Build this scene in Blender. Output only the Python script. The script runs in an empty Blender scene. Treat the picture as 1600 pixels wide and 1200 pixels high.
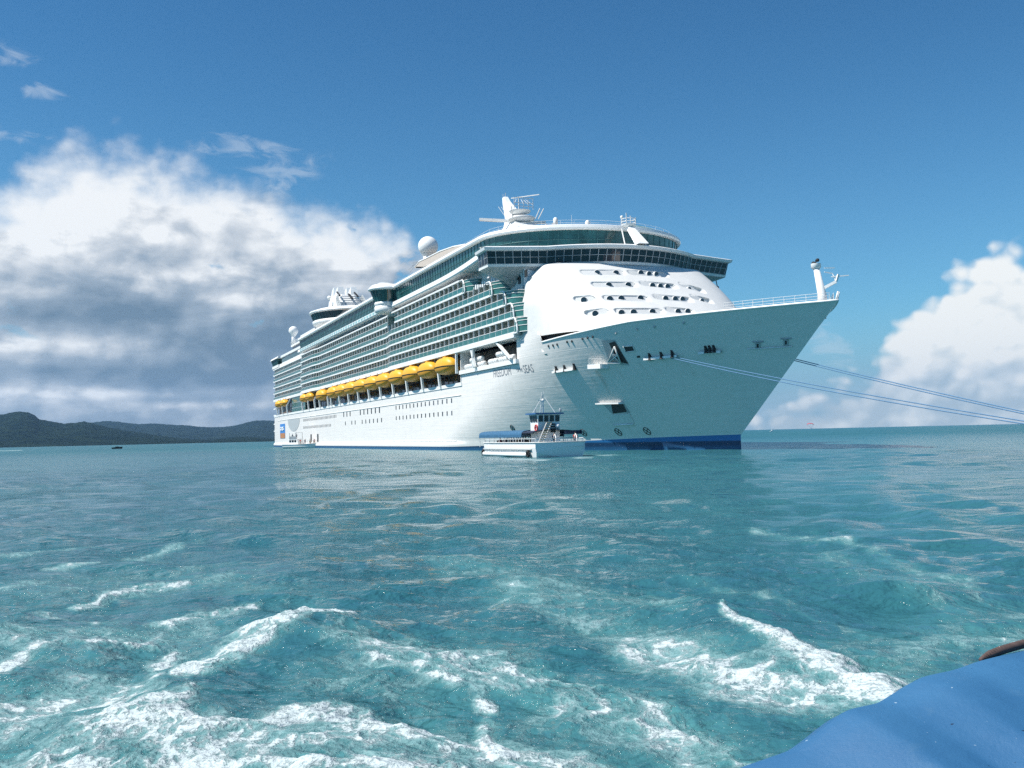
import bpy, math, random
import numpy as np
from mathutils import Vector, Matrix
random.seed(7); RNG = np.random.RandomState(7)
S = bpy.context.scene; COL = S.collection
R = math.radians
# ------------------------------------------------------------------ camera
F = 1550.0; CAM_H = 2.76; PITCH = R(2.947); ROLL = R(-1.30)
cam = bpy.data.cameras.new('camera'); camo = bpy.data.objects.new('camera', cam); COL.objects.link(camo)
cam.sensor_width = 36.0; cam.lens = 36.0 * F / 1600.0; cam.clip_start = 0.05; cam.clip_end = 60000
camo.matrix_world = Matrix.Translation((0, 0, CAM_H)) @ Matrix.Rotation(R(90) + PITCH, 4, 'X') @ Matrix.Rotation(ROLL, 4, 'Z')
S.camera = camo
# ------------------------------------------------------------------ light
SUN_EL = R(54); SUN_AZ = R(-108)          # azimuth from +Y, clockwise positive (towards +X)
sun = bpy.data.lights.new('sun', 'SUN'); suno = bpy.data.objects.new('sun', sun); COL.objects.link(suno)
sun.energy = 4.9; sun.angle = R(0.53); sun.color = (1.0, 0.955, 0.88)
SUN_DIR = Vector((math.sin(SUN_AZ) * math.cos(SUN_EL), math.cos(SUN_AZ) * math.cos(SUN_EL), math.sin(SUN_EL)))
suno.rotation_euler = SUN_DIR.to_track_quat('Z', 'Y').to_euler()
S.view_settings.view_transform = 'Standard'; S.view_settings.look = 'None'
S.view_settings.exposure = 0.50; S.view_settings.gamma = 1.0; S.view_settings.use_curve_mapping = False
S.cycles.use_denoising = False
S.cycles.max_bounces = 4; S.cycles.diffuse_bounces = 2; S.cycles.glossy_bounces = 2; S.cycles.volume_bounces = 0
S.cycles.use_adaptive_sampling = True; S.cycles.adaptive_threshold = 0.01
S.cycles.transparent_max_bounces = 8; S.cycles.caustics_reflective = False; S.cycles.caustics_refractive = False
S.cycles.sample_clamp_indirect = 3.0; S.cycles.sample_clamp_direct = 12.0

# ------------------------------------------------------------------ node expression helper
class G:
    """tiny expression builder over a node tree"""
    def __init__(s, nt): s.nt = nt; s.dim = '3D'
    def n(s, t, **k):
        x = s.nt.nodes.new(t)
        for a, b in k.items(): setattr(x, a, b)
        return x
    def put(s, sock, v):
        if hasattr(v, 'is_linked') or isinstance(v, bpy.types.NodeSocket): s.nt.links.new(v, sock)
        else: sock.default_value = v
    def m(s, op, a, b=None, c=None, clamp=False):
        x = s.n('ShaderNodeMath', operation=op); x.use_clamp = clamp
        s.put(x.inputs[0], a)
        if b is not None: s.put(x.inputs[1], b)
        if c is not None: s.put(x.inputs[2], c)
        return x.outputs[0]
    def add(s, a, b): return s.m('ADD', a, b)
    def sub(s, a, b): return s.m('SUBTRACT', a, b)
    def mul(s, a, b): return s.m('MULTIPLY', a, b)
    def div(s, a, b): return s.m('DIVIDE', a, b)
    def smooth(s, v, lo, hi, a=0.0, b=1.0):
        x = s.n('ShaderNodeMapRange', interpolation_type='SMOOTHSTEP')
        for i, q in enumerate((v, lo, hi, a, b)): s.put(x.inputs[i], q)
        return x.outputs[0]
    def lin(s, v, lo, hi, a=0.0, b=1.0):
        x = s.n('ShaderNodeMapRange')
        for i, q in enumerate((v, lo, hi, a, b)): s.put(x.inputs[i], q)
        return x.outputs[0]
    def mix(s, f, a, b, blend='MIX'):
        x = s.n('ShaderNodeMix', data_type='RGBA', blend_type=blend)
        s.put(x.inputs[0], f)
        s.put(x.inputs[6], a if not isinstance(a, tuple) else (*a, 1)[:4]); s.put(x.inputs[7], b if not isinstance(b, tuple) else (*b, 1)[:4])
        return x.outputs[2]
    def xyz(s, a, b, c):
        x = s.n('ShaderNodeCombineXYZ')
        for i, q in enumerate((a, b, c)): s.put(x.inputs[i], q)
        return x.outputs[0]
    def sep(s, v):
        x = s.n('ShaderNodeSeparateXYZ'); s.put(x.inputs[0], v); return x.outputs
    def noise(s, v, scale, detail=4.0, rough=0.5, dist=0.0, lac=2.0):
        x = s.n('ShaderNodeTexNoise'); x.noise_dimensions = s.dim; s.put(x.inputs['Vector'], v)
        x.inputs['Scale'].default_value = scale; x.inputs['Detail'].default_value = detail
        x.inputs['Roughness'].default_value = rough; x.inputs['Distortion'].default_value = dist
        x.inputs['Lacunarity'].default_value = lac
        return x.outputs[0]
    def vm(s, op, a, b):
        x = s.n('ShaderNodeVectorMath', operation=op); s.put(x.inputs[0], a); s.put(x.inputs[1], b); return x.outputs[0]
    def ramp(s, v, pts, interp='LINEAR'):
        x = s.n('ShaderNodeValToRGB'); s.put(x.inputs[0], v); e = x.color_ramp; e.interpolation = interp
        pts = sorted(pts)
        while len(e.elements) > 1: e.elements.remove(e.elements[-1])
        for i, (p, c) in enumerate(pts):
            q = e.elements[0] if i == 0 else e.elements.new(p)
            q.position = p; q.color = (c, c, c, 1) if not isinstance(c, tuple) else (*c, 1)
        return x.outputs[0]

# ------------------------------------------------------------------ world: sky with clouds (direction based)
W = bpy.data.worlds.new('World'); S.world = W; W.use_nodes = True
wt = W.node_tree; wt.nodes.clear(); g = G(wt); g.dim = '2D'
sky = g.n('ShaderNodeTexSky'); sky.sky_type = 'NISHITA'; sky.sun_disc = False
sky.sun_elevation = SUN_EL; sky.sun_rotation = SUN_AZ
sky.altitude = 0; sky.air_density = 1.0; sky.dust_density = 0.35; sky.ozone_density = 2.2
SKY_K = 0.080
tc = g.n('ShaderNodeTexCoord').outputs['Generated']
dx, dy, dz = g.sep(tc)
az = g.m('ARCTAN2', dx, dy); el = g.m('ARCSINE', dz)
def hz(x): return 698 - 0.0227 * x
def ae(x, y): 
    a = math.atan((x - 800) / F); return a, math.atan((hz(x) - y) / F * math.cos(a))
def blob(x, y, rx, ry):
    a, e = ae(x, y)
    u = g.div(g.sub(az, a), rx / F); v = g.div(g.sub(el, e), ry / F)
    return g.m('EXPONENT', g.mul(g.add(g.mul(u, u), g.mul(v, v)), -1.0))
def P2(k, off): return g.xyz(g.add(az, off * 3.17), g.add(g.mul(el, k), off * 1.73), 0.0)
azn = g.lin(az, -0.75, 0.75)
top = [(-700, 480), (-200, 360), (0, 288), (40, 246), (110, 216), (250, 232), (330, 254), (410, 276), (470, 308), (540, 330), (610, 350), (670, 385),
       (730, 470), (820, 640), (1150, 660), (1235, 625), (1300, 606), (1355, 588), (1380, 540), (1405, 505), (1440, 478), (1462, 446), (1530, 400), (1562, 372), (1600, 388), (1680, 350), (1800, 430), (1950, 560)]
pts = []
for x, y in top:
    a, e = ae(x, y); pts.append(((a + 0.75) / 1.5, max(0.0, e) / 0.5))
E = g.mul(g.ramp(azn, pts), 0.5)
pv = P2(1.25, 0.37)
fb = g.noise(pv, 9.0, 9.0, 0.52, 0.15)
fb2 = g.noise(g.vm('ADD', pv, (3.1, 1.7, 0.4)), 26.0, 8.0, 0.55, 0.1)
vo = g.n('ShaderNodeTexVoronoi'); vo.voronoi_dimensions = '2D'; vo.feature = 'SMOOTH_F1'; g.put(vo.inputs['Vector'], g.vm('ADD', pv, g.xyz(g.mul(fb2, 0.012), g.mul(fb, 0.02), 0.0))); vo.inputs['Scale'].default_value = 34.0; vo.inputs['Smoothness'].default_value = 0.35; vo.inputs['Detail'].default_value = 1.0
vo2 = g.n('ShaderNodeTexVoronoi'); vo2.voronoi_dimensions = '2D'; vo2.feature = 'SMOOTH_F1'; g.put(vo2.inputs['Vector'], g.vm('ADD', g.vm('ADD', pv, (-0.006, 0.009, 0.0)), g.xyz(g.mul(fb2, 0.012), g.mul(fb, 0.02), 0.0)))
for q in (vo, vo2): q.inputs['Scale'].default_value = 30.0; q.inputs['Smoothness'].default_value = 0.3; q.inputs['Detail'].default_value = 1.0; q.inputs['Roughness'].default_value = 0.6
bil = g.sub(0.5, vo.outputs['Distance'])      # rounded cauliflower heads
nz = g.add(g.mul(g.sub(fb, 0.5), 0.06), g.mul(g.sub(fb2, 0.5), 0.05))
right = g.smooth(az, 0.1, 0.2)
soft = g.lin(right, 0, 1, 0.045, 0.018)
nz2 = g.add(g.mul(nz, g.lin(right, 0, 1, 1.0, 0.28)), g.mul(bil, g.lin(right, 0, 1, 0.016, 0.036)))
dens = g.div(g.add(g.sub(E, el), nz2), soft)
mask = g.smooth(dens, -0.35, 0.9)
# openings in the left bank towards its right hand end
hole = g.mul(g.smooth(g.add(g.noise(P2(1.6, 4.2), 17.0, 6.0, 0.55), g.mul(g.smooth(az, -0.30, -0.08), 0.10)), 0.68, 0.82), g.smooth(el, 0.06, 0.14))
mask = g.mul(mask, g.sub(1.0, g.mul(hole, g.sub(1.0, right))))
wn = g.noise(P2(2.2, 9.0), 26.0, 8.0, 0.62, 0.5)
wis = None
for b in [(400, 225, 75, 20), (450, 265, 60, 28), (15, 80, 30, 14), (52, 132, 32, 10), (15, 205, 40, 10), (1300, 545, 42, 34), (-300, 150, 120, 20)]:
    q = blob(*b); wis = q if wis is None else g.m('MAXIMUM', wis, q)
wmask = g.mul(g.smooth(g.add(wn, g.mul(wis, 0.34)), 0.60, 0.92), g.smooth(wis, 0.02, 0.3))
# low pale bank at the horizon on the right
lowb = g.mul(g.smooth(el, 0.075, 0.0), g.smooth(az, 0.12, 0.3))
lown = g.noise(P2(5.0, 2.0), 11.0, 6.0, 0.55)
lowm = g.mul(lowb, g.smooth(lown, 0.25, 0.75, 0.25, 0.95))
# shading inside the clouds
t = g.div(el, g.m('MAXIMUM', E, 0.02))
st = g.noise(P2(3.0, 1.3), 7.0, 6.0, 0.52, 0.3)
st2 = g.noise(P2(1.5, 6.3), 19.0, 7.0, 0.56, 0.2)
d1 = g.noise(g.vm('ADD', pv, (-0.012, 0.018, 0.0)), 9.0, 9.0, 0.52, 0.15)
rel = g.sub(fb, d1)
lit = g.smooth(el, 0.125, 0.21)
relb = g.sub(bil, g.sub(0.5, vo2.outputs['Distance']))
shadeL = g.add(g.add(g.mul(lit, 0.52), 0.19), g.add(g.mul(g.sub(st, 0.5), 1.15), g.add(g.mul(g.sub(st2, 0.5), 0.55), g.mul(rel, 0.45))))
shadeL = g.add(shadeL, g.add(g.mul(relb, 0.10), g.mul(bil, 0.10)))
shadeL = g.add(shadeL, g.mul(g.smooth(az, -0.1, -0.5), 0.08))
puff = None
for b in [(70, 330, 110, 70), (200, 270, 150, 45), (215, 430, 50, 28), (385, 428, 105, 36), (380, 470, 70, 18), (560, 390, 70, 50), (480, 360, 60, 30), (60, 540, 120, 14), (120, 614, 150, 8), (330, 634, 130, 7), (250, 365, 60, 18)]:
    q = blob(*b); puff = q if puff is None else g.m('MAXIMUM', puff, q)
shadeL = g.add(shadeL, g.mul(puff, g.smooth(st2, 0.3, 0.62, 0.14, 0.36)))
gap = None
for b in [(250, 490, 330, 20), (420, 520, 170, 24), (120, 585, 220, 16), (400, 590, 120, 16), (60, 430, 140, 16), (300, 400, 60, 14), (420, 300, 70, 22)]:
    q = blob(*b); gap = q if gap is None else g.m('MAXIMUM', gap, q)
shadeL = g.sub(shadeL, g.mul(gap, 0.20))
shadeL = g.add(shadeL, 0.16)
cl = g.n('ShaderNodeValToRGB'); g.put(cl.inputs[0], shadeL)
e = cl.color_ramp; e.elements[0].position = 0.05; e.elements[0].color = (0.165, 0.245, 0.335, 1); e.elements[1].position = 0.92; e.elements[1].color = (0.97, 0.99, 1.0, 1)
q = e.elements.new(0.45); q.color = (0.36, 0.44, 0.53, 1)
q = e.elements.new(0.7); q.color = (0.64, 0.69, 0.745, 1)
shadeR = g.add(g.add(g.mul(g.smooth(el, 0.018, 0.075), 0.62), g.mul(g.sub(st2, 0.5), 0.7)), g.add(g.mul(rel, 1.2), g.add(g.mul(g.sub(bil, g.sub(0.5, vo2.outputs['Distance'])), 0.35), g.mul(g.sub(fb2, 0.5), 0.4))))
cr = g.n('ShaderNodeValToRGB'); g.put(cr.inputs[0], g.add(g.add(shadeR, g.mul(bil, 0.22)), 0.24))
e = cr.color_ramp; e.elements[0].position = 0.02; e.elements[0].color = (0.50, 0.62, 0.70, 1); e.elements[1].position = 0.75; e.elements[1].color = (1.0, 1.02, 1.0, 1)
q = e.elements.new(0.4); q.color = (0.74, 0.82, 0.86, 1)
ccol = g.mix(right, cl.outputs[0], cr.outputs[0])
skc = g.mix(1.0, sky.outputs[0], (0.45 * SKY_K, 0.88 * SKY_K, 1.05 * SKY_K), 'MULTIPLY')
topk = g.smooth(el, 0.12, 0.46, 1.0, 0.80)
skc = g.mix(1.0, skc, g.xyz(g.mul(topk, topk), topk, g.m('POWER', topk, 0.5)), 'MULTIPLY')
skc = g.mix(g.mul(g.smooth(el, 0.13, 0.0), 0.88), skc, (0.195, 0.325, 0.44))      # hazy air low over the sea
KE = 1.0 / 2 ** 0.50
base = g.mix(g.mul(lowm, 0.7), skc, (0.34, 0.44, 0.52))
base = g.mix(g.mul(wmask, 0.30), base, (0.54, 0.59, 0.64))
ccol = g.mix(1.0, ccol, (KE, KE, KE), 'MULTIPLY')
fin = g.mix(g.mul(mask, g.lin(right, 0, 1, 0.96, 0.98)), base, ccol)
lp = g.smooth(el, -0.02, 0.0)          # below the horizon: plain sea-blue, never seen
fin = g.mix(lp, (0.06, 0.13, 0.18), fin)
bg = g.n('ShaderNodeBackground'); g.put(bg.inputs[0], fin); bg.inputs[1].default_value = 1.0
wo = g.n('ShaderNodeOutputWorld'); wt.links.new(bg.outputs[0], wo.inputs[0])

# ------------------------------------------------------------------ pixel of the photograph <-> place
_c, _s = math.cos, math.sin
FW = np.array([0, _c(PITCH), _s(PITCH)]); UP0 = np.array([0, -_s(PITCH), _c(PITCH)])
RT = _c(ROLL) * np.array([1., 0, 0]) + _s(ROLL) * UP0; UPV = -_s(ROLL) * np.array([1., 0, 0]) + _c(ROLL) * UP0
CAMP = np.array([0, 0, CAM_H])
def ray(x, y): return FW * F + RT * (x - 800) + UPV * (600 - y)
def sea_at(x, y, z=0.0):
    d = ray(x, y); return CAMP + d * ((z - CAM_H) / d[2])
TH = math.atan(626 / 1550.)
U3 = np.array([-_s(TH), _c(TH), 0]); B3 = np.array([-_c(TH), -_s(TH), 0]); ORG = 97.0 * U3 - 82.5 * B3
def to_ship(p):
    d = np.asarray(p) - ORG; return np.array([d @ U3, d @ B3, d[2]])
def to_world(a, b, z): return ORG + a * U3 + b * B3 + np.array([0, 0, z])
def on_b(x, y, b):
    d = ray(x, y); t = (b - (CAMP - ORG) @ B3) / (d @ B3); return to_ship(CAMP + t * d)

# ------------------------------------------------------------------ materials
MATS = {}
def mat(name, col, rough=0.5, metal=0.0, var=0.06, vscale=1.5, bump=0.0, bscale=4.0, spec=0.5, coords='Object', alpha=1.0, coat=0.0):
    m = bpy.data.materials.new(name); m.use_nodes = True; nt = m.node_tree; nt.nodes.clear(); g = G(nt)
    p = g.n('ShaderNodeBsdfPrincipled'); o = g.n('ShaderNodeOutputMaterial'); nt.links.new(p.outputs[0], o.inputs[0])
    tcx = g.n('ShaderNodeTexCoord').outputs[coords]
    nn = g.noise(tcx, vscale, 5.0, 0.6)
    v = g.lin(nn, 0.25, 0.75, 1 - var * 1.6, 1 + var)
    c = g.mix(1.0, tuple(col), g.xyz(v, v, v), 'MULTIPLY')
    g.put(p.inputs['Base Color'], c); p.inputs['Roughness'].default_value = rough; p.inputs['Metallic'].default_value = metal
    p.inputs['Specular IOR Level'].default_value = spec; p.inputs['Alpha'].default_value = alpha; p.inputs['Coat Weight'].default_value = coat
    if bump:
        b = g.n('ShaderNodeBump'); b.inputs['Strength'].default_value = bump; b.inputs['Distance'].default_value = 0.1
        g.put(b.inputs['Height'], g.noise(tcx, bscale, 4.0, 0.55)); nt.links.new(b.outputs[0], p.inputs['Normal'])
    MATS[name] = m; return m
WHITE = mat('white_paint', (0.80, 0.81, 0.80), 0.42, var=0.035, vscale=0.35)
WHITE2 = mat('white_paint_weathered', (0.72, 0.72, 0.70), 0.55, var=0.09, vscale=0.8)
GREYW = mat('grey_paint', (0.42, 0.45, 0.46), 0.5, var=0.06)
DARK = mat('dark_interior', (0.025, 0.03, 0.033), 0.6, var=0.2)
BROWN = mat('promenade_panelling', (0.14, 0.10, 0.075), 0.5, var=0.35, vscale=0.5)
DGLASS = mat('bridge_glass', (0.010, 0.022, 0.034), 0.06, var=0.3, vscale=0.6, spec=0.8)
TGLASS = mat('teal_window_glass', (0.022, 0.10, 0.105), 0.08, var=0.45, vscale=0.35, spec=0.8)
RGLASS = mat('teal_railing_glass', (0.04, 0.16, 0.145), 0.12, var=0.25, vscale=0.4, spec=0.6)
LGLASS = mat('pale_teal_screen', (0.30, 0.55, 0.55), 0.15, var=0.2, vscale=0.5)
DIVIDER = mat('balcony_divider', (0.40, 0.43, 0.37), 0.4, var=.2, vscale=.6, coords='Object')
CABIN = bpy.data.materials.new('cabin_door_glass'); CABIN.use_nodes = True
_nt = CABIN.node_tree; _nt.nodes.clear(); g = G(_nt); _p = g.n('ShaderNodeBsdfPrincipled'); _o = g.n('ShaderNodeOutputMaterial'); _nt.links.new(_p.outputs[0], _o.inputs[0])
_ps = g.n('ShaderNodeNewGeometry').outputs['Position']; _d = g.n('ShaderNodeVectorMath', operation='DOT_PRODUCT'); g.put(_d.inputs[0], _ps); _d.inputs[1].default_value = tuple(U3)
_z = g.sep(_ps)[2]; _wn = g.n('ShaderNodeTexWhiteNoise'); _wn.noise_dimensions = '2D'
g.put(_wn.inputs['Vector'], g.xyz(g.m('FLOOR', g.div(_d.outputs['Value'], 1.45)), g.m('FLOOR', g.div(g.sub(_z, 19.75), 2.57)), 0.0))
g.put(_p.inputs['Base Color'], g.ramp(_wn.outputs['Value'], [(0.0, (0.05, 0.065, 0.06)), (0.35, (0.10, 0.12, 0.10)), (0.62, (0.15, 0.165, 0.14)), (0.8, (0.27, 0.25, 0.19)), (0.93, (0.36, 0.35, 0.31))], 'CONSTANT'))
_p.inputs['Roughness'].default_value = 0.15
YELLOW = mat('lifeboat_orange_yellow', (0.78, 0.41, 0.025), 0.45, var=0.06, vscale=1.2)
YELLOWD = mat('lifeboat_hull_orange', (0.62, 0.29, 0.02), 0.5, var=0.08, vscale=1.2)
BLACK = mat('black_rubber', (0.014, 0.014, 0.015), 0.7, var=0.2)
STEEL = mat('galvanised_steel', (0.40, 0.42, 0.43), 0.45, metal=0.4, var=0.15)
TEAK = mat('deck_planks', (0.33, 0.25, 0.18), 0.7, var=0.15)
SAND = mat('beige_awning', (0.34, 0.31, 0.27), 0.75, var=0.12)
CANVAS = mat('blue_canvas', (0.040, 0.128, 0.235), 0.55, var=0.16, vscale=2.5, bump=0.5, bscale=2.2)
COVER = bpy.data.materials.new('blue_cover_cloth'); COVER.use_nodes = True
_nt = COVER.node_tree; _nt.nodes.clear(); g = G(_nt); _p = g.n('ShaderNodeBsdfPrincipled'); _o = g.n('ShaderNodeOutputMaterial'); _nt.links.new(_p.outputs[0], _o.inputs[0])
_t = g.n('ShaderNodeTexCoord').outputs['Object']; _a = g.noise(_t, 3.0, 6, 0.6, 0.3); _b = g.noise(_t, 150.0, 2, 0.6); _c2 = g.noise(_t, 11.0, 5, 0.65)
_w = g.n('ShaderNodeTexWave'); g.put(_w.inputs['Vector'], _t); _w.inputs['Scale'].default_value = 210; _w.bands_direction = 'X'; _w2 = g.n('ShaderNodeTexWave'); g.put(_w2.inputs['Vector'], _t); _w2.inputs['Scale'].default_value = 210; _w2.bands_direction = 'Y'
_cc = g.mix(g.smooth(_a, 0.3, 0.7), (0.026, 0.115, 0.250), (0.036, 0.150, 0.300)); _cc = g.mix(g.mul(g.smooth(_c2, 0.58, 0.75), 0.35), _cc, (0.10, 0.20, 0.30))
_cc = g.mix(g.smooth(g.noise(_t, 75.0, 1, 0.5), 0.785, 0.81), _cc, (0.28, 0.40, 0.50)); _cc = g.mix(g.smooth(g.noise(g.vm('ADD', _t, (3, 1, 2)), 60.0, 1, 0.5), 0.785, 0.805), _cc, (0.012, 0.04, 0.09))
g.put(_p.inputs['Base Color'], _cc); g.put(_p.inputs['Roughness'], g.lin(_a, 0.3, 0.7, 0.42, 0.62))
_bp = g.n('ShaderNodeBump'); _bp.inputs['Strength'].default_value = 0.5; _bp.inputs['Distance'].default_value = 0.01
g.put(_bp.inputs['Height'], g.add(g.add(g.mul(_w.outputs['Color'], 0.05), g.mul(_w2.outputs['Color'], 0.05)), g.add(g.mul(_c2, 0.7), g.mul(_b, 0.12)))); _nt.links.new(_bp.outputs[0], _p.inputs['Normal'])
NAVY = mat('navy_canvas', (0.012, 0.025, 0.06), 0.75, var=0.2, vscale=2)
ROPE = mat('blue_mooring_rope', (0.09, 0.21, 0.36), 0.7, var=0.15, vscale=8)
RED = mat('red_plastic', (0.55, 0.03, 0.025), 0.45, var=0.1)
REDW = mat('red_parasail_cloth', (0.5, 0.07, 0.09), 0.6, var=0.1)
SKIN = mat('skin', (0.30, 0.17, 0.11), 0.55, var=0.08)
HAIR = mat('dark_hair', (0.018, 0.013, 0.01), 0.6, var=0.2)
def cloth(n, c): return mat(n, c, 0.8, var=0.12, vscale=6)
CLOTHS = [cloth('white_shirt', (0.68, 0.68, 0.66)), cloth('navy_shirt', (0.03, 0.05, 0.13)), cloth('red_shirt', (0.48, 0.035, 0.04)), cloth('teal_shirt', (0.05, 0.27, 0.28)), cloth('tan_shirt', (0.38, 0.28, 0.17)), cloth('black_shirt', (0.02, 0.02, 0.022)), cloth('pink_shirt', (0.55, 0.22, 0.25))]
TROUS = [cloth('khaki_shorts', (0.30, 0.24, 0.16)), cloth('dark_trousers', (0.03, 0.035, 0.05))]

# ------------------------------------------------------------------ mesh builder
class MB:
    def __init__(s): s.v = []; s.f = []; s.mi = []; s.n = 0; s.sm = []
    def raw(s, V, Fc, m=0, smooth=False):
        o = s.n; s.v.extend([tuple(map(float, p)) for p in V]); s.n += len(V)
        for f in Fc: s.f.append(tuple(i + o for i in f)); s.mi.append(m); s.sm.append(smooth)
    def box(s, x0, x1, y0, y1, z0, z1, m=0):
        V = [(x0, y0, z0), (x1, y0, z0), (x1, y1, z0), (x0, y1, z0), (x0, y0, z1), (x1, y0, z1), (x1, y1, z1), (x0, y1, z1)]
        s.raw(V, [(0, 3, 2, 1), (4, 5, 6, 7), (0, 1, 5, 4), (1, 2, 6, 5), (2, 3, 7, 6), (3, 0, 4, 7)], m)
    def obox(s, c, X, Y, Z, m=0):
        c, X, Y, Z = map(np.asarray, (c, X, Y, Z)); V = [c + i * X + j * Y + k * Z for k in (-1, 1) for j in (-1, 1) for i in (-1, 1)]
        s.raw(V, [(0, 2, 3, 1), (4, 5, 7, 6), (0, 1, 5, 4), (1, 3, 7, 5), (3, 2, 6, 7), (2, 0, 4, 6)], m)
    def bar(s, p, q, w, h=None, m=0):
        p, q = np.asarray(p, float), np.asarray(q, float); d = q - p; L = np.linalg.norm(d)
        if L < 1e-6: return
        d /= L; up = np.array([0, 0, 1.]) if abs(d[2]) < .95 else np.array([1., 0, 0])
        y = np.cross(up, d); y /= np.linalg.norm(y); z = np.cross(d, y)
        s.obox((p + q) / 2, d * L / 2, y * w / 2, z * (h or w) / 2, m)
    def tube(s, P, r, m=0, n=8, smooth=True, cap=True):
        P = [np.asarray(p, float) for p in P]; k = len(P); rr = r if hasattr(r, '__len__') else [r] * k
        V = []
        for i in range(k):
            d = P[min(i + 1, k - 1)] - P[max(i - 1, 0)]; d /= (np.linalg.norm(d) + 1e-9)
            up = np.array([0, 0, 1.]) if abs(d[2]) < .9 else np.array([1., 0, 0])
            y = np.cross(up, d); y /= np.linalg.norm(y); z = np.cross(d, y)
            for j in range(n):
                a = 2 * math.pi * j / n; V.append(P[i] + rr[i] * (math.cos(a) * y + math.sin(a) * z))
        Fc = [(i * n + j, i * n + (j + 1) % n, (i + 1) * n + (j + 1) % n, (i + 1) * n + j) for i in range(k - 1) for j in range(n)]
        if cap: Fc += [tuple(range(n - 1, -1, -1)), tuple((k - 1) * n + j for j in range(n))]
        s.raw(V, Fc, m, smooth)
    def lathe(s, prof, c=(0, 0, 0), n=24, m=0, smooth=True, sx=1, sy=1):
        V = []; k = len(prof)
        for r, z in prof:
            for j in range(n):
                a = 2 * math.pi * j / n; V.append((c[0] + sx * r * math.cos(a), c[1] + sy * r * math.sin(a), c[2] + z))
        Fc = [(i * n + j, i * n + (j + 1) % n, (i + 1) * n + (j + 1) % n, (i + 1) * n + j) for i in range(k - 1) for j in range(n)]
        s.raw(V, Fc, m, smooth); 
        s.raw(V[:n], [tuple(range(n - 1, -1, -1))], m); s.raw(V[-n:], [tuple(range(n))], m)
    def sphere(s, c, r, m=0, nu=16, nv=10, sc=(1, 1, 1)):
        prof = [(r * math.sin(math.pi * i / nv) + 1e-4, -r * math.cos(math.pi * i / nv)) for i in range(nv + 1)]
        V = [(c[0] + sc[0] * q * math.cos(2 * math.pi * j / nu), c[1] + sc[1] * q * math.sin(2 * math.pi * j / nu), c[2] + sc[2] * z) for q, z in prof for j in range(nu)]
        s.raw(V, [(i * nu + j, i * nu + (j + 1) % nu, (i + 1) * nu + (j + 1) % nu, (i + 1) * nu + j) for i in range(nv) for j in range(nu)], m, True)
    def grid(s, A, m=0, smooth=True, closed=False, flip=False):
        A = np.asarray(A, float); h, w = A.shape[:2]; Fc = []
        for i in range(h - 1):
            for j in range(w if closed else w - 1):
                j2 = (j + 1) % w; f = (i * w + j, i * w + j2, (i + 1) * w + j2, (i + 1) * w + j); Fc.append(f[::-1] if flip else f)
        s.raw(A.reshape(-1, 3), Fc, m, smooth)
    def loft(s, loops, m=0, smooth=False, closed=True, caps=True):
        s.grid(loops, m, smooth, closed)
        if caps and closed:
            k = len(loops[0]); s.raw(loops[0], [tuple(range(k - 1, -1, -1))], m); s.raw(loops[-1], [tuple(range(k))], m)
    def prism(s, poly, z0, z1, m=0):
        s.loft([[(x, y, z0) for x, y in poly], [(x, y, z1) for x, y in poly]], m)
    def put(s, o, M, m=None):
        """merge another builder under a matrix"""
        A = np.asarray(M)[:3]; V = np.c_[np.array(o.v), np.ones(o.n)] @ A.T; off = s.n
        s.v.extend(map(tuple, V)); s.n += o.n
        s.f.extend(tuple(i + off for i in f) for f in o.f); s.mi.extend(o.mi if m is None else [m] * len(o.f)); s.sm.extend(o.sm)
    def build(s, name, mats, parent=None, loc=None, rot=None):
        me = bpy.data.meshes.new(name); me.from_pydata(s.v, [], s.f)
        for m in (mats if isinstance(mats, (list, tuple)) else [mats]): me.materials.append(m)
        me.polygons.foreach_set('material_index', s.mi); me.polygons.foreach_set('use_smooth', s.sm); me.update()
        o = bpy.data.objects.new(name, me); COL.objects.link(o)
        if parent: o.parent = parent
        if loc is not None: o.location = loc
        if rot is not None: o.rotation_euler = rot
        return o
def recalc(o):
    import bmesh
    bm = bmesh.new(); bm.from_mesh(o.data); bmesh.ops.remove_doubles(bm, verts=bm.verts, dist=1e-5)
    bmesh.ops.recalc_face_normals(bm, faces=bm.faces); bm.to_mesh(o.data); bm.free(); return o
def empty(name, loc=(0, 0, 0), rz=0.0, parent=None):
    o = bpy.data.objects.new(name, None); COL.objects.link(o); o.location = loc; o.rotation_euler = (0, 0, rz); o.empty_display_size = 0.5
    if parent: o.parent = parent
    return o
def tag(o, label=None, cat=None, group=None, kind=None):
    if label: o['label'] = label
    if cat: o['category'] = cat
    if group: o['group'] = group
    if kind: o['kind'] = kind
    return o
def copy_tree(o, parent=None):
    c = o.copy(); COL.objects.link(c)
    if parent: c.parent = parent
    for ch in list(o.children): copy_tree(ch, c)
    return c
def smoothstep(x, a, b):
    t = np.clip((x - a) / (b - a), 0, 1); return t * t * (3 - 2 * t)

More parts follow.
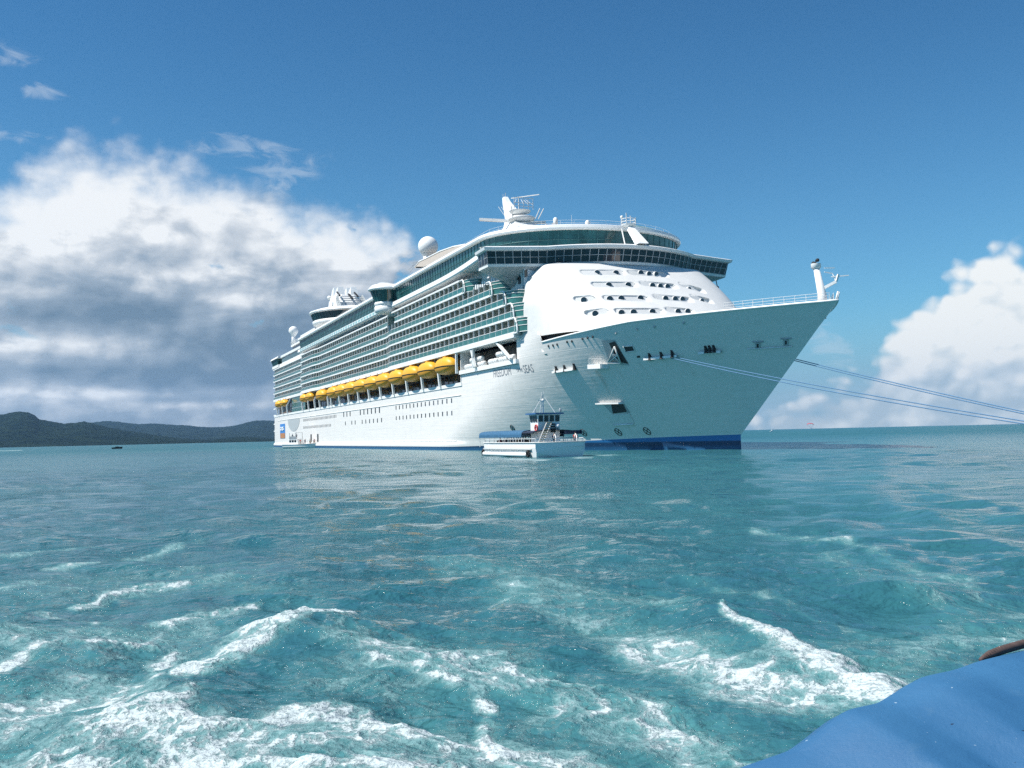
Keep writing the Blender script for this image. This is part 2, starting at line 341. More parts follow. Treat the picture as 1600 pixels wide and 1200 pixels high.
# ------------------------------------------------------------------ numpy noise
_perm = RNG.permutation(1024); _gr = RNG.uniform(0, 2 * np.pi, 1024); _gx, _gy = np.cos(_gr), np.sin(_gr)
def pnoise(x, y):
    xi = np.floor(x).astype(np.int64); yi = np.floor(y).astype(np.int64); xf = x - xi; yf = y - yi
    u = xf * xf * xf * (xf * (xf * 6 - 15) + 10); v = yf * yf * yf * (yf * (yf * 6 - 15) + 10)
    def gd(a, b, fx, fy):
        h = _perm[(_perm[a & 1023] + b) & 1023]; return _gx[h] * fx + _gy[h] * fy
    n00 = gd(xi, yi, xf, yf); n10 = gd(xi + 1, yi, xf - 1, yf); n01 = gd(xi, yi + 1, xf, yf - 1); n11 = gd(xi + 1, yi + 1, xf - 1, yf - 1)
    a = n00 + u * (n10 - n00); b = n01 + u * (n11 - n01); return (a + v * (b - a)) * 1.5
def fbm(x, y, o=4, r=0.5):
    t = 0; a = 1; n = 0
    for i in range(o): t = t + a * pnoise(x * 2 ** i + 17.3 * i, y * 2 ** i - 9.1 * i); n += a; a *= r
    return t / n
def ridged(x, y, o=4, r=0.55):
    t = 0; a = 1; n = 0
    for i in range(o): t = t + a * (1 - np.abs(pnoise(x * 2 ** i + 5.7 * i, y * 2 ** i + 3.3 * i)) * 1.8); n += a; a *= r
    return t / n

# ------------------------------------------------------------------ the sea
def build_sea():
    rr = [0.6, 1.5, 2.5, 3.5, 4.5, 5.3]
    r = 5.3
    while r < 70: r += max(0.012, r * r / (CAM_H * 992) * 0.95); rr.append(r)
    while r < 900: r *= 1.011; rr.append(r)
    while r < 9000: r *= 1.05; rr.append(r)
    rr[-1] = 9400.0
    rr = np.array(rr)
    fine = np.arange(-R(38), R(38), 0.00135); coarse = np.linspace(R(38), 2 * math.pi - R(38), 120)
    ph = np.concatenate([fine, coarse[:-1]]); nph = len(ph)
    Rg, Pg = np.meshgrid(rr, ph, indexing='ij')
    X = Rg * np.sin(Pg); Y = Rg * np.cos(Pg); Z = np.zeros_like(X)
    front = (np.cos(Pg) > 0.77)
    cell = np.maximum(np.gradient(rr)[:, None] * np.ones_like(X), Rg * 0.00135)
    cell = np.where(front, cell, Rg * 0.04)
    # photograph coordinates of each flat vertex, used only to lay the wake out on the water
    D = np.stack([X, Y, np.full_like(X, -CAM_H)], -1)
    fwv = D @ FW; fwv = np.where(fwv > 0.1, fwv, 0.1)
    PX = 800 + (D @ RT) / fwv * F; PY = 600 - (D @ UPV) / fwv * F
    # ambient chop: many short crested waves
    rs = np.random.RandomState(11); DX = np.zeros_like(X); DY = np.zeros_like(X)
    lam = np.exp(rs.uniform(np.log(0.16), np.log(8.0), 96)); main = R(200)
    for L in lam:
        a = main + rs.normal(0, 0.75); k = 2 * math.pi / L; kx, ky = k * math.sin(a), k * math.cos(a)
        amp = 0.0070 * L ** (0.80 if L < 1 else 0.96 if L < 4 else 0.78) * rs.uniform(0.5, 1.4)
        fade = smoothstep(L / cell, 2.2, 4.5)
        if fade.max() <= 0: continue
        th = kx * X + ky * Y + rs.uniform(0, 6.28)
        # groups: each wave comes and goes
        env = 0.55 + 0.9 * pnoise(X / (L * 3.1) + L * 7, Y / (L * 3.1) - L * 5)
        A = amp * fade * np.clip(env, 0.05, 1.6)
        Z += A * np.cos(th); DX -= A * math.sin(a) * np.sin(th) * 0.85; DY -= A * math.cos(a) * np.sin(th) * 0.85
    # wake features
    def seg(P, w0, asym=1.0):
        """distance field (in photo pixels, rows stretched) to a polyline laid on the water; returns falloff and side"""
        best = np.full_like(X, 1e9); side = np.zeros_like(X); wloc = np.ones_like(X)
        for (x0, y0, wa), (x1, y1, wb) in zip(P[:-1], P[1:]):
            dx, dy = x1 - x0, (y1 - y0) * 1.8; L2 = dx * dx + dy * dy
            qx = PX - x0; qy = (PY - y0) * 1.8
            t = np.clip((qx * dx + qy * dy) / L2, 0, 1); ex = qx - t * dx; ey = qy - t * dy
            d = np.sqrt(ex * ex + ey * ey) / (wa + t * (wb - wa))
            sg = np.sign(dx * ey - dy * ex)
            m = d < best; best = np.where(m, d, best); side = np.where(m, sg, side)
        return best, side
    near = (PY > 690) & front & (Rg < 120)
    wob = 14 * fbm(X * 0.9, Y * 0.9, 3)
    PX0, PY0 = PX, PY
    PX = PX + wob * 2.2 * (PY - 660) / 400; PY = PY + 9 * fbm(X * 1.3 + 40, Y * 1.3, 3) * np.clip((PY - 660) / 300, 0, 1.3)
    def ridge(P, h, sharp=1.0):
        nonlocal Z
        d, s = seg(P, 1); w = np.where(s > 0, 1.0, 0.55)
        Z += 0.62 * h * np.exp(-(d / w) ** 2) * near
    ridge([(1090, 955, 36), (1150, 985, 46), (1230, 1025, 52), (1310, 1062, 58), (1400, 1105, 62)], 0.20)
    ridge([(820, 935, 40), (900, 925, 40), (1000, 945, 40), (1100, 985, 40)], 0.10)
    ridge([(1340, 905, 60), (1420, 890, 55), (1500, 884, 55), (1640, 890, 70)], 0.16)
    ridge([(840, 830, 60), (930, 850, 50), (1060, 880, 40)], 0.08)
    ridge([(1180, 830, 30), (1350, 850, 26), (1600, 905, 30)], 0.05)
    ridge([(250, 1060, 60), (330, 1025, 60), (440, 990, 60), (520, 965, 50)], 0.12)
    ridge([(80, 1150, 60), (200, 1110, 60), (330, 1120, 60), (480, 1110, 80), (560, 1125, 70), (640, 1140, 50)], 0.11)
    ridge([(380, 1040, 60), (500, 1030, 60), (640, 1060, 50)], -0.08)
    ridge([(860, 950, 36), (960, 990, 40), (1060, 1030, 40)], -0.09)
    # foam density
    dens = np.zeros_like(X)
    def stroke(P, amt):
        nonlocal dens
        d, s = seg(P, 1); dens = np.maximum(dens, amt * np.exp(-(d) ** 2 * 0.9))
    def soft(P, amt):
        nonlocal base
        d, s = seg(P, 1); base = np.maximum(base, amt * np.exp(-(d) ** 2 * 0.7))
    base = np.zeros_like(X)
    # breaking crest on the right
    stroke([(1128, 968, 8), (1180, 996, 20), (1240, 1028, 30), (1310, 1062, 40), (1395, 1098, 40)], 1.35)
    soft([(980, 1005, 30), (1060, 1030, 50), (1140, 1058, 55), (1240, 1080, 60), (1340, 1095, 50)], 0.78)
    soft([(800, 925, 40), (880, 945, 44), (980, 985, 44), (1100, 1030, 50)], 0.52)
    soft([(690, 880, 26), (820, 900, 34), (930, 930, 30), (1060, 950, 30)], 0.42)
    soft([(1280, 1030, 60), (1390, 1030, 80), (1500, 1000, 80), (1640, 975, 70)], 0.46)
    soft([(1290, 870, 30), (1400, 915, 40), (1520, 945, 44), (1640, 965, 50)], 0.38)
    stroke([(1180, 830, 9), (1320, 850, 11), (1460, 900, 16), (1620, 960, 18)], 0.52)
    stroke([(1060, 900, 8), (1180, 930, 9), (1330, 985, 10), (1480, 1010, 12)], 0.36)
    # far left streaks
    stroke([(130, 945, 12), (190, 925, 16), (240, 912, 16), (290, 908, 8)], 0.95)
    stroke([(0, 955, 8), (90, 962, 10), (180, 968, 12)], 0.72)
    stroke([(70, 892, 9), (140, 882, 10), (220, 868, 10), (310, 846, 8)], 0.60)
    stroke([(0, 925, 8), (60, 918, 10), (110, 922, 8)], 0.6)
    stroke([(240, 972, 10), (310, 960, 16), (350, 950, 16), (400, 945, 10)], 0.85)
    stroke([(0, 870, 5), (60, 866, 6), (150, 855, 5)], 0.5)
    soft([(0, 930, 50), (140, 915, 50), (330, 900, 50), (480, 930, 40)], 0.36)
    soft([(0, 1000, 60), (150, 1000, 60), (320, 990, 60)], 0.46)
    # middle crest and the boils along the bottom
    stroke([(270, 1058, 18), (320, 1034, 30), (380, 1008, 32), (430, 990, 28), (480, 975, 16), (560, 965, 10)], 1.12)
    stroke([(0, 1042, 16), (60, 1014, 18), (140, 1008, 14), (250, 1003, 12)], 0.80)
    stroke([(230, 1060, 14), (250, 1030, 16), (275, 1010, 10)], 0.7)
    soft([(0, 1110, 80), (90, 1090, 70), (190, 1075, 60)], 0.62)
    stroke([(40, 1200, 40), (110, 1165, 44), (160, 1148, 36), (200, 1125, 30), (260, 1105, 30), (300, 1080, 16)], 1.05)
    stroke([(190, 1140, 34), (270, 1130, 34), (330, 1145, 24), (400, 1135, 24), (460, 1120, 26), (520, 1110, 30), (570, 1120, 34), (620, 1140, 24)], 1.08)
    stroke([(360, 1165, 14), (400, 1150, 16), (450, 1130, 18)], 0.85)
    soft([(140, 1170, 80), (330, 1160, 70), (520, 1150, 70), (640, 1150, 60)], 0.64)
    soft([(540, 1000, 30), (620, 1020, 50), (700, 1030, 60), (800, 1050, 60), (840, 1075, 50)], 0.62)
    stroke([(600, 1035, 18), (660, 1045, 26), (720, 1070, 18)], 0.75)
    stroke([(520, 1000, 9), (600, 1010, 11), (690, 1003, 12), (740, 1008, 9)], 0.62)
    stroke([(755, 1090, 14), (768, 1095, 14)], 0.9)
    stroke([(760, 1120, 18), (785, 1165, 28), (810, 1215, 50)], 1.05)
    stroke([(680, 1150, 10), (740, 1155, 12), (790, 1160, 16)], 0.7)
    soft([(640, 1150, 60), (760, 1170, 70), (880, 1200, 70)], 0.55)
    stroke([(880, 1215, 30), (930, 1190, 24), (960, 1205, 30)], 1.0)
    soft([(880, 1095, 60), (980, 1110, 70), (1070, 1140, 66), (1160, 1200, 66)], 0.62)
    stroke([(905, 1100, 14), (960, 1108, 22), (1010, 1125, 22), (1050, 1130, 16)], 0.78)
    stroke([(1030, 1140, 16), (1080, 1150, 20), (1130, 1165, 20), (1160, 1190, 24)], 0.86)
    stroke([(840, 1060, 12), (900, 1068, 16), (960, 1072, 12)], 0.72)
    stroke([(0, 1195, 26), (200, 1205, 26), (420, 1200, 26), (600, 1205, 26), (700, 1200, 18)], 0.9)
    soft([(0, 1190, 60), (300, 1200, 60), (700, 1200, 60)], 0.6)
    soft([(480, 1060, 60), (560, 1050, 50), (640, 1080, 60)], 0.30)
    dens = np.maximum(dens, base) + 0.30 * base * (dens > 0.2) * 0.0
    dens = dens + 0.10 * smoothstep(PY, 900, 1080) * smoothstep(PX, 1250, 900)
    PX, PY = PX0, PY0
    # foam trails further off: behind the ferry and on the calm water at the right
    far = np.zeros_like(X)
    def fstroke(P, amt):
        nonlocal far
        d, s = seg(P, 1); far = np.maximum(far, amt * np.exp(-d * d))
    fstroke([(905, 711, 7), (960, 713, 8), (1040, 714, 7)], 0.76)
    fstroke([(1040, 711.5, 5), (1110, 712, 4), (1180, 713, 4)], 0.50)
    fstroke([(790, 717.5, 4), (850, 718.5, 6), (925, 714, 7)], 0.85)
    fstroke([(428, 701.5, 3), (452, 703, 3), (495, 702.5, 3)], 0.7)
    fstroke([(1200, 735, 16), (1400, 732, 18), (1640, 735, 24)], 0.42)
    fstroke([(1390, 695, 7), (1520, 692, 8), (1640, 690, 8)], 0.36)
    fstroke([(-20, 704.5, 2.5), (14, 704.3, 2.2), (36, 703.5, 1.6)], 0.9)
    nf = fbm(X * 0.10, Y * 0.055, 4, .6) * 0.9
    farfoam = smoothstep(far + nf * 0.75, 0.48, 0.95) * 0.8 * (far > 0.03)
    # lacy break-up, warped and drawn out along the wake
    wx = X + 0.40 * fbm(X * 0.7, Y * 0.7, 4); wy = Y + 0.40 * fbm(X * 0.7 + 31, Y * 0.7 + 11, 4)
    n1 = fbm(wx * 0.9 + 3, wy * 0.6, 5, .58)
    lace = np.clip((ridged(wx * 1.5, wy * 1.0, 5, .62) - .38) / .42, 0, 1); lace2 = np.clip((ridged(wx * 4.3 + 9, wy * 3.0 - 4, 4, .62) - .40) / .4, 0, 1)
    val = dens * (0.50 + 0.55 * lace + 0.30 * lace2) + 0.42 * n1 * np.clip(dens * 2.2, 0, 1)
    vis = (Rg < 60) * front
    foam = smoothstep(val, 0.25, 0.88) * vis
    thin = smoothstep(val, 0.08, 0.62) * vis
    aer = smoothstep(dens + 0.35 * n1, 0.02, 0.80) * vis
    foam = np.maximum(foam, farfoam); aer = np.maximum(aer, farfoam * 0.5)
    lump = np.abs(fbm(X * 6.5, Y * 6.5, 4, .6))
    Z += vis * foam * (0.003 + 0.016 * lump)
    boil = smoothstep(dens, 0.62, 1.05) * vis * foam
    Z += boil * (0.06 * np.clip(fbm(X * 2.6 + 5, Y * 2.6, 5, .6), -0.2, 1) + 0.02)
    Z += 0.03 * aer * fbm(X * 2.7, Y * 2.7, 3) * vis
    X = X + DX; Y = Y + DY
    V = np.stack([X, Y, Z], -1).reshape(-1, 3); nr = len(rr)
    i = np.arange(nr - 1)[:, None] * nph; j = np.arange(nph)[None, :]; j2 = (j + 1) % nph
    Q = np.stack([i + j, i + nph + j, i + nph + j2, i + j2], -1).reshape(-1, 4)
    Q = Q[:, ::-1]
    me = bpy.data.meshes.new('sea'); nv, nfc = len(V), len(Q)
    me.vertices.add(nv); me.vertices.foreach_set('co', V.ravel().astype(np.float32))
    me.loops.add(nfc * 4); me.loops.foreach_set('vertex_index', Q.ravel().astype(np.int32))
    me.polygons.add(nfc); me.polygons.foreach_set('loop_start', np.arange(0, nfc * 4, 4, dtype=np.int32))
    me.polygons.foreach_set('use_smooth', np.ones(nfc, bool)); me.update(calc_edges=True)
    for nm, A in (('foam', foam), ('aer', aer), ('thin', thin)):
        at = me.attributes.new(nm, 'FLOAT', 'POINT'); at.data.foreach_set('value', A.ravel().astype(np.float32))
    m = bpy.data.materials.new('sea_water'); m.use_nodes = True; nt = m.node_tree; nt.nodes.clear(); g = G(nt)
    p = g.n('ShaderNodeBsdfPrincipled'); o = g.n('ShaderNodeOutputMaterial')
    pos = g.n('ShaderNodeNewGeometry').outputs['Position']
    def att(n): 
        q = g.n('ShaderNodeAttribute'); q.attribute_name = n; return q.outputs['Fac']
    fo, ae_, th = att('foam'), att('aer'), att('thin')
    big = g.noise(pos, 0.02, 4, 0.55); mid = g.noise(pos, 0.35, 4, 0.6)
    wc = g.mix(g.smooth(big, 0.35, 0.65), (0.024, 0.106, 0.136), (0.036, 0.138, 0.160))
    wc = g.mix(g.mul(g.smooth(mid, 0.3, 0.75), 0.3), wc, (0.028, 0.145, 0.148))
    wc = g.mix(g.mul(ae_, 0.75), wc, (0.085, 0.255, 0.26))
    fn = g.noise(pos, 9.0, 7, 0.68, 0.5); fn2 = g.noise(pos, 38.0, 4, 0.62, 0.3)
    grain = g.add(g.mul(g.sub(fn, 0.5), 1.7), g.mul(g.sub(fn2, 0.5), 0.9))
    fm = g.smooth(g.add(fo, grain), 0.30, 1.0); fm = g.mul(fm, g.smooth(fo, 0.0, 0.15))
    lac = g.mul(g.smooth(g.add(th, grain), 0.25, 1.15), g.smooth(th, 0.0, 0.2))
    fm = g.m('MAXIMUM', g.mul(fm, 0.84), g.mul(lac, 0.58))
    fcol = g.mix(g.smooth(g.add(fo, g.mul(g.sub(fn2, 0.5), 0.8)), 0.35, 1.1), (0.25, 0.41, 0.42), (0.60, 0.66, 0.67))
    col = g.mix(fm, wc, fcol)
    g.put(p.inputs['Base Color'], col)
    dist = g.n('ShaderNodeVectorMath', operation='LENGTH'); g.put(dist.inputs[0], pos)
    g.put(p.inputs['Roughness'], g.add(g.lin(fm, 0, 1, 0.07, 0.70), g.lin(dist.outputs['Value'], 60, 420, 0.0, 0.30))); p.inputs['IOR'].default_value = 1.333
    g.put(p.inputs['Specular IOR Level'], g.lin(fm, 0, 1, 0.36, 0.1))
    # ripples too small or too far for the mesh
    r1 = g.noise(g.vm('MULTIPLY', pos, (0.8, 1.0, 1.0)), 2.6, 5, 0.62, 0.3); r2 = g.noise(g.vm('MULTIPLY', pos, (0.62, 1.0, 1.0)), 0.50, 5, 0.62, 0.3); r3 = g.noise(pos, 11.0, 3, 0.6, 0.2)
    b1 = g.n('ShaderNodeBump'); b1.inputs['Strength'].default_value = 1.0; b1.inputs['Distance'].default_value = 1.0
    hsum = g.add(g.add(g.mul(r1, 0.12), g.mul(r2, 0.62)), g.add(g.mul(r3, 0.015), g.mul(fm, 0.015)))
    hsum = g.add(hsum, g.mul(g.mul(fm, fn), 0.025))
    g.put(b1.inputs['Height'], hsum); nt.links.new(b1.outputs[0], p.inputs['Normal'])
    nt.links.new(p.outputs[0], o.inputs[0]); me.materials.append(m)
    ob = bpy.data.objects.new('sea', me); COL.objects.link(ob); tag(ob, kind='structure')
build_sea()

# ------------------------------------------------------------------ hills along the bay
def hill(name, ridge_px, dist, depth, seed, col):
    xs = np.array([p[0] for p in ridge_px], float); ys = np.array([p[1] for p in ridge_px], float)
    nx, ny = 420, 46; q = np.linspace(xs[0], xs[-1], nx)
    top = np.interp(q, xs, ys); ang = np.arctan((q - 800) / F)
    hgt = np.maximum((698 - 0.0227 * q - top) / F * dist * 1.0 + CAM_H, 0)
    rs = np.linspace(0, 1, ny)
    A = np.zeros((ny, nx, 3))
    for i, t in enumerate(rs):
        d = dist - depth * 0.5 + depth * t * 1.4
        shp = math.sin(min(t / 0.62, 1) * math.pi / 2) ** 1.05 if t < 0.62 else max(0, math.cos((t - 0.62) / 0.38 * math.pi / 2))
        dd = d / np.cos(ang) 
        X = dd * np.sin(ang); Y = dd * np.cos(ang)
        n = fbm(X / 260 + seed, Y / 260, 5, .55) * 0.30 * (1 - abs(shp - .5) * .6); n2 = fbm(X / 34 + seed, Y / 34, 3, .6)
        f = d / (dist - depth * 0.5 + depth * 0.62 * 1.4)
        A[i, :, 0] = X; A[i, :, 1] = Y
        A[i, :, 2] = hgt * f * np.clip(shp * (1 + n * 0.55 * (1 - shp * 0.75)), 0, 1.3) + n2 * 0.045 * hgt * min(1, shp * 3) - 3.0 * (shp < 0.02)
    m = bpy.data.materials.new(name + '_forest'); m.use_nodes = True; nt = m.node_tree; nt.nodes.clear(); g = G(nt)
    p = g.n('ShaderNodeBsdfDiffuse'); o = g.n('ShaderNodeOutputMaterial')
    pos = g.n('ShaderNodeNewGeometry').outputs['Position']
    n = g.noise(pos, 0.016, 8, 0.65); n2 = g.noise(pos, 0.12, 3, 0.6)
    c = g.mix(g.smooth(n, 0.35, 0.7), tuple(col[0]), tuple(col[1]))
    g.put(p.inputs[0], c); b = g.n('ShaderNodeBump'); b.inputs['Strength'].default_value = 0.8; b.inputs['Distance'].default_value = 9.0
    g.put(b.inputs['Height'], g.add(n2, g.mul(n, 2.0))); nt.links.new(b.outputs[0], p.inputs['Normal'])
    nt.links.new(p.outputs[0], o.inputs[0])
    mb = MB(); mb.grid(A, 0, True); ob = mb.build(name, m); tag(ob, kind='structure'); return ob
GR = [(0.004, 0.012, 0.012), (0.018, 0.033, 0.022)]  # forest tones darkened in the colour to stand for cloud shadow
hill('near_hills', [(-420, 640), (-300, 620), (-180, 632), (-90, 640), (-30, 645), (0, 641), (15, 637), (30, 634.5), (42, 636), (52, 641), (60, 649), (72, 652), (84, 654), (100, 657), (116, 656), (130, 653.5), (142, 656), (152, 660), (170, 664), (190, 669), (210, 672), (235, 677), (260, 681), (290, 685), (330, 687), (345, 685), (370, 681), (395, 682), (430, 686), (470, 690), (520, 690)], 3600, 1500, 3.0, GR)
hill('far_hills', [(60, 676), (110, 662), (150, 655), (170, 653.5), (190, 656), (215, 659), (240, 658), (265, 660), (290, 661), (310, 664), (330, 665), (350, 664), (370, 661), (385, 656), (400, 653), (412, 653), (430, 654), (460, 660), (500, 668), (560, 676), (640, 684)], 6300, 2200, 8.0, GR)

# ------------------------------------------------------------------ the cruise ship; local axes: x aft from the bow tip, y to starboard, z up
SHIP_RZ = R(90) + TH
ship = empty('cruise_ship', tuple(ORG), SHIP_RZ)
tag(ship, 'huge white cruise ship with teal glass balconies and yellow lifeboats along its side', 'cruise ship')
LEN = 339.0; HB = 19.3
def stem(z): return 21.3 * (1 - np.clip((np.asarray(z, float) - 2) / 16.4, 0, 1.05))
def halfb(a, z):
    a = np.asarray(a, float); z = np.asarray(z, float)
    w = np.clip(z / 18.4, 0, 1.05) ** 0.8; L = 80 + (54 - 80) * w; p = 1.75 + (2.2 - 1.75) * w
    t = np.clip((a - stem(z)) / L, 0, 1); b = HB * (1 - (1 - t) ** p)
    s = np.clip((a - 296) / 43, 0, 1); b = b * (1 - 0.10 * s ** 2)
    return b + 0.5 * smoothstep(a, 84, 92) * smoothstep(z, 1.75, 1.25)
def march(x, y, inside, t0=80., t1=520.):
    d = ray(x, y); d = d / (d @ FW)
    prev = t0
    for t in np.arange(t0, t1, 0.5):
        if inside(to_ship(CAMP + d * t)):
            lo, hi = prev, t
            for _ in range(24):
                mid = (lo + hi) / 2
                if inside(to_ship(CAMP + d * mid)): hi = mid
                else: lo = mid
            return to_ship(CAMP + d * hi)
        prev = t
    return None
def on_hull(x, y): return march(x, y, lambda q: stem(q[2]) < q[0] < LEN and abs(q[1]) < float(halfb(q[0], q[2])) and q[2] < 18.6)
def hp(a, z, off=0.0):
    """point on the starboard plating, moved outward by off"""
    e = 0.1; b = float(halfb(a, z)); da = (float(halfb(a + e, z)) - b) / e; dzv = (float(halfb(a, z + e)) - b) / e
    n = np.array([-da, 1.0, -dzv]); n /= np.linalg.norm(n)
    return np.array([a, b, z]) + n * off
# hull paint: white over a blue boot top that rises towards the bow
HULLM = bpy.data.materials.new('hull_paint'); HULLM.use_nodes = True
nt = HULLM.node_tree; nt.nodes.clear(); g = G(nt)
p = g.n('ShaderNodeBsdfPrincipled'); o = g.n('ShaderNodeOutputMaterial'); nt.links.new(p.outputs[0], o.inputs[0])
tco = g.n('ShaderNodeTexCoord').outputs['Object']; hx, hy, hzz = g.sep(tco)
topl = g.add(g.mul(g.smooth(hx, 95, 12), 1.45), 0.72)
isw = g.smooth(g.sub(hzz, topl), -0.03, 0.03)
str_ = g.noise(g.vm('MULTIPLY', tco, (0.12, 0.12, 1.9)), 1.0, 5, 0.6); vert = g.noise(g.vm('MULTIPLY', tco, (1.3, 1.3, 0.05)), 1.0, 5, 0.6)
v = g.add(g.lin(str_, 0.25, 0.75, 0.955, 1.02), g.lin(vert, 0.45, 0.85, 0.0, -0.09))
wc = g.mix(1.0, (0.78, 0.755, 0.725), g.xyz(v, v, v), 'MULTIPLY')
def stain(x0, z0, w, L, k):
    d = g.m('EXPONENT', g.mul(g.m('POWER', g.div(g.sub(hx, x0), w), 2.0), -1.0))
    return g.mul(g.mul(d, g.mul(g.smooth(hzz, z0 - L, z0), g.smooth(hzz, z0 + .1, z0 - .1))), k)
stn = None
for a_, z_, w_, L_, k_ in ((37.5, 12.2, .5, 6, .8), (39.2, 12.3, .35, 4, .6), (33.5, 12.6, .3, 4, .5), (29, 12.8, .3, 3, .5), (22, 13.2, .3, 4, .5), (48, 12.0, .3, 4, .5), (45, 4.6, .5, 3, .5), (120, 10.5, .3, 4, .35), (165, 10.5, .3, 5, .4), (205, 10.4, .4, 5, .4), (255, 10.4, .4, 5, .4)):
    q = stain(a_, z_, w_, L_, k_); stn = q if stn is None else g.m('MAXIMUM', stn, q)
wc = g.mix(g.mul(stn, g.smooth(vert, 0.35, 0.7, 0.15, 0.6)), wc, (0.36, 0.27, 0.19))
wet = g.smooth(g.add(hzz, g.mul(g.sub(vert, 0.5), 0.5)), 0.25, 0.75)
bc = g.mix(g.mul(g.smooth(hzz, 1.15, 1.35), g.smooth(hx, 75, 40)), (0.012, 0.045, 0.115), (0.022, 0.16, 0.40))
bc = g.mix(wet, (0.018, 0.09, 0.20), bc)
g.put(p.inputs['Base Color'], g.mix(isw, bc, wc)); p.inputs['Roughness'].default_value = 0.38
# plate seams and slight oil-canning between frames
seam = g.m('ABSOLUTE', g.sub(g.m('FRACT', g.div(hzz, 2.6)), 0.5)); seam = g.smooth(seam, 0.47, 0.5)
oil = g.add(g.noise(g.vm('MULTIPLY', tco, (0.30, 0.30, 0.75)), 1.0, 3, 0.5), g.mul(g.noise(g.vm('MULTIPLY', tco, (0.05, 0.05, 2.4)), 1.0, 4, 0.6), 0.55))
bmp = g.n('ShaderNodeBump'); bmp.inputs['Strength'].default_value = 0.42; bmp.inputs['Distance'].default_value = 0.2
g.put(bmp.inputs['Height'], g.add(g.mul(oil, 0.5), g.mul(seam, 0.10))); nt.links.new(bmp.outputs[0], p.inputs['Normal'])

def part(mb, name, mats, parent=None, kind=None):
    o = mb.build(name, mats, parent or ship)
    if kind: o['kind'] = kind
    return o
# --- hull shell
hull = MB()
def shell(zs, a_end, nA, pw, a_start=None):
    for sgn in (1, -1):
        A = []
        for z in zs:
            s0 = float(stem(z)) if a_start is None else a_start
            t = np.linspace(0, 1, nA) ** pw; a = s0 + (a_end - s0) * t; b = halfb(a, np.full(nA, z)) * sgn
            A.append(np.stack([a, b, np.full(nA, z)], -1))
        hull.grid(np.array(A), 0, True, flip=(sgn > 0))
zl = np.concatenate([np.linspace(-3, 0.9, 7), np.array([1.1, 1.3, 1.55, 1.8]), np.linspace(2.0, 12.7, 30)])
shell(zl, LEN, 170, 1.7)
# forward of the boat bays the plating goes on up
def ztop(a): return np.where(a < 26, 18.35, np.where(a < 47.5, 18.35 - (a - 26) / 21.5 * 0.95, 19.3))
for sgn in (1, -1):
    A = []
    for k in np.linspace(0, 1, 22):
        row = []
        for t in np.linspace(0, 1, 90) ** 1.5:
            a = 57.0 * t; zt = float(ztop(a)); z = 12.7 + (zt - 12.7) * k; s0 = float(stem(z)); a2 = s0 + (57.0 - s0) * t; z = 12.7 + (float(ztop(a2)) - 12.7) * k
            row.append((a2, float(halfb(a2, z)) * sgn, z))
        A.append(row)
    hull.grid(A, 0, True, flip=(sgn > 0))
shell(np.linspace(12.7, 14.7, 4), 85.6, 20, 1.0, 57.0)
# transom and deck lids
tr = [[(LEN, float(halfb(LEN, z)) * q, z) for q in np.linspace(-1, 1, 12)] for z in zl]
hull.grid(tr, 0, False)
def deck(z, a0, a1, n=60, inset=0.15, m=1):
    q = np.linspace(0, 1, n) ** 1.4 * (a1 - a0) + a0
    L = [(a, max(0, float(halfb(a, z)) - inset), z) for a in q]; Rr = [(a, -max(0, float(halfb(a, z)) - inset), z) for a in q]
    hull.grid([Rr, L], m, False)
deck(12.55, 55, 338.8); deck(16.9, 1.6, 57, m=1); deck(14.6, 57, 85.5)
hullo = part(hull, 'hull', [HULLM, TEAK])
# rounded cap rail on the bulwark
cap = MB(); P = []
for a in np.concatenate([np.linspace(47.3, 1.0, 60), [0.25]]): P.append((a, float(halfb(a, float(ztop(a)))), float(ztop(a)) + 0.02))
P2 = [(x, -y, z) for x, y, z in P[::-1]]
cap.tube(P + P2, 0.16, 0, 6); part(cap, 'bulwark_rail', WHITE)
# knuckle line and rubbing strakes
kn = MB()
for zz, a0, a1 in ((10.75, 86, 322), (1.85, 90, 330)):
    kn.tube([hp(a, zz, 0.04) for a in np.linspace(a0, a1, 60)], 0.10, 0, 6)
part(kn, 'knuckle_strake', WHITE2)

# --- things cut into or fixed to the plating
def patch(mb, pts, off, m=0, n=6, thick=None):
    """quad of four (a, z) corners laid on the plating"""
    (a0, z0), (a1, z1), (a2, z2), (a3, z3) = pts; A = []
    for i in range(n + 1):
        v = i / n; row = []
        for j in range(n + 1):
            u = j / n
            a = (1 - v) * ((1 - u) * a0 + u * a1) + v * ((1 - u) * a3 + u * a2); z = (1 - v) * ((1 - u) * z0 + u * z1) + v * ((1 - u) * z3 + u * z2)
            row.append(hp(a, z, off))
        A.append(row)
    mb.grid(A, m, True)
    if thick:
        B = [[hp(0, 0, 0) for _ in range(n + 1)] for _ in range(n + 1)]
        ed = [A[0][j] for j in range(n + 1)] + [A[i][n] for i in range(1, n + 1)] + [A[n][j] for j in range(n - 1, -1, -1)] + [A[i][0] for i in range(n - 1, 0, -1)]
        ctr = sum(ed) / len(ed); nrm = np.cross(ed[0] - ctr, ed[n] - ctr); nrm /= np.linalg.norm(nrm)
        if nrm[1] < 0: nrm = -nrm
        mb.grid([ed, [q - nrm * thick for q in ed]], m, False, closed=True)
def az_of(*pix): return [tuple(on_hull(*q)[[0, 2]]) for q in pix]
def frame_around(mb, pts, r, m=0):
    L = []
    for i in range(4):
        (a, z), (c, d) = pts[i], pts[(i + 1) % 4]
        for k in range(4): L.append(hp(a + (c - a) * k / 4, z + (d - z) * k / 4, 0.03))
    L.append(L[0]); mb.tube(L, r, m, 6)
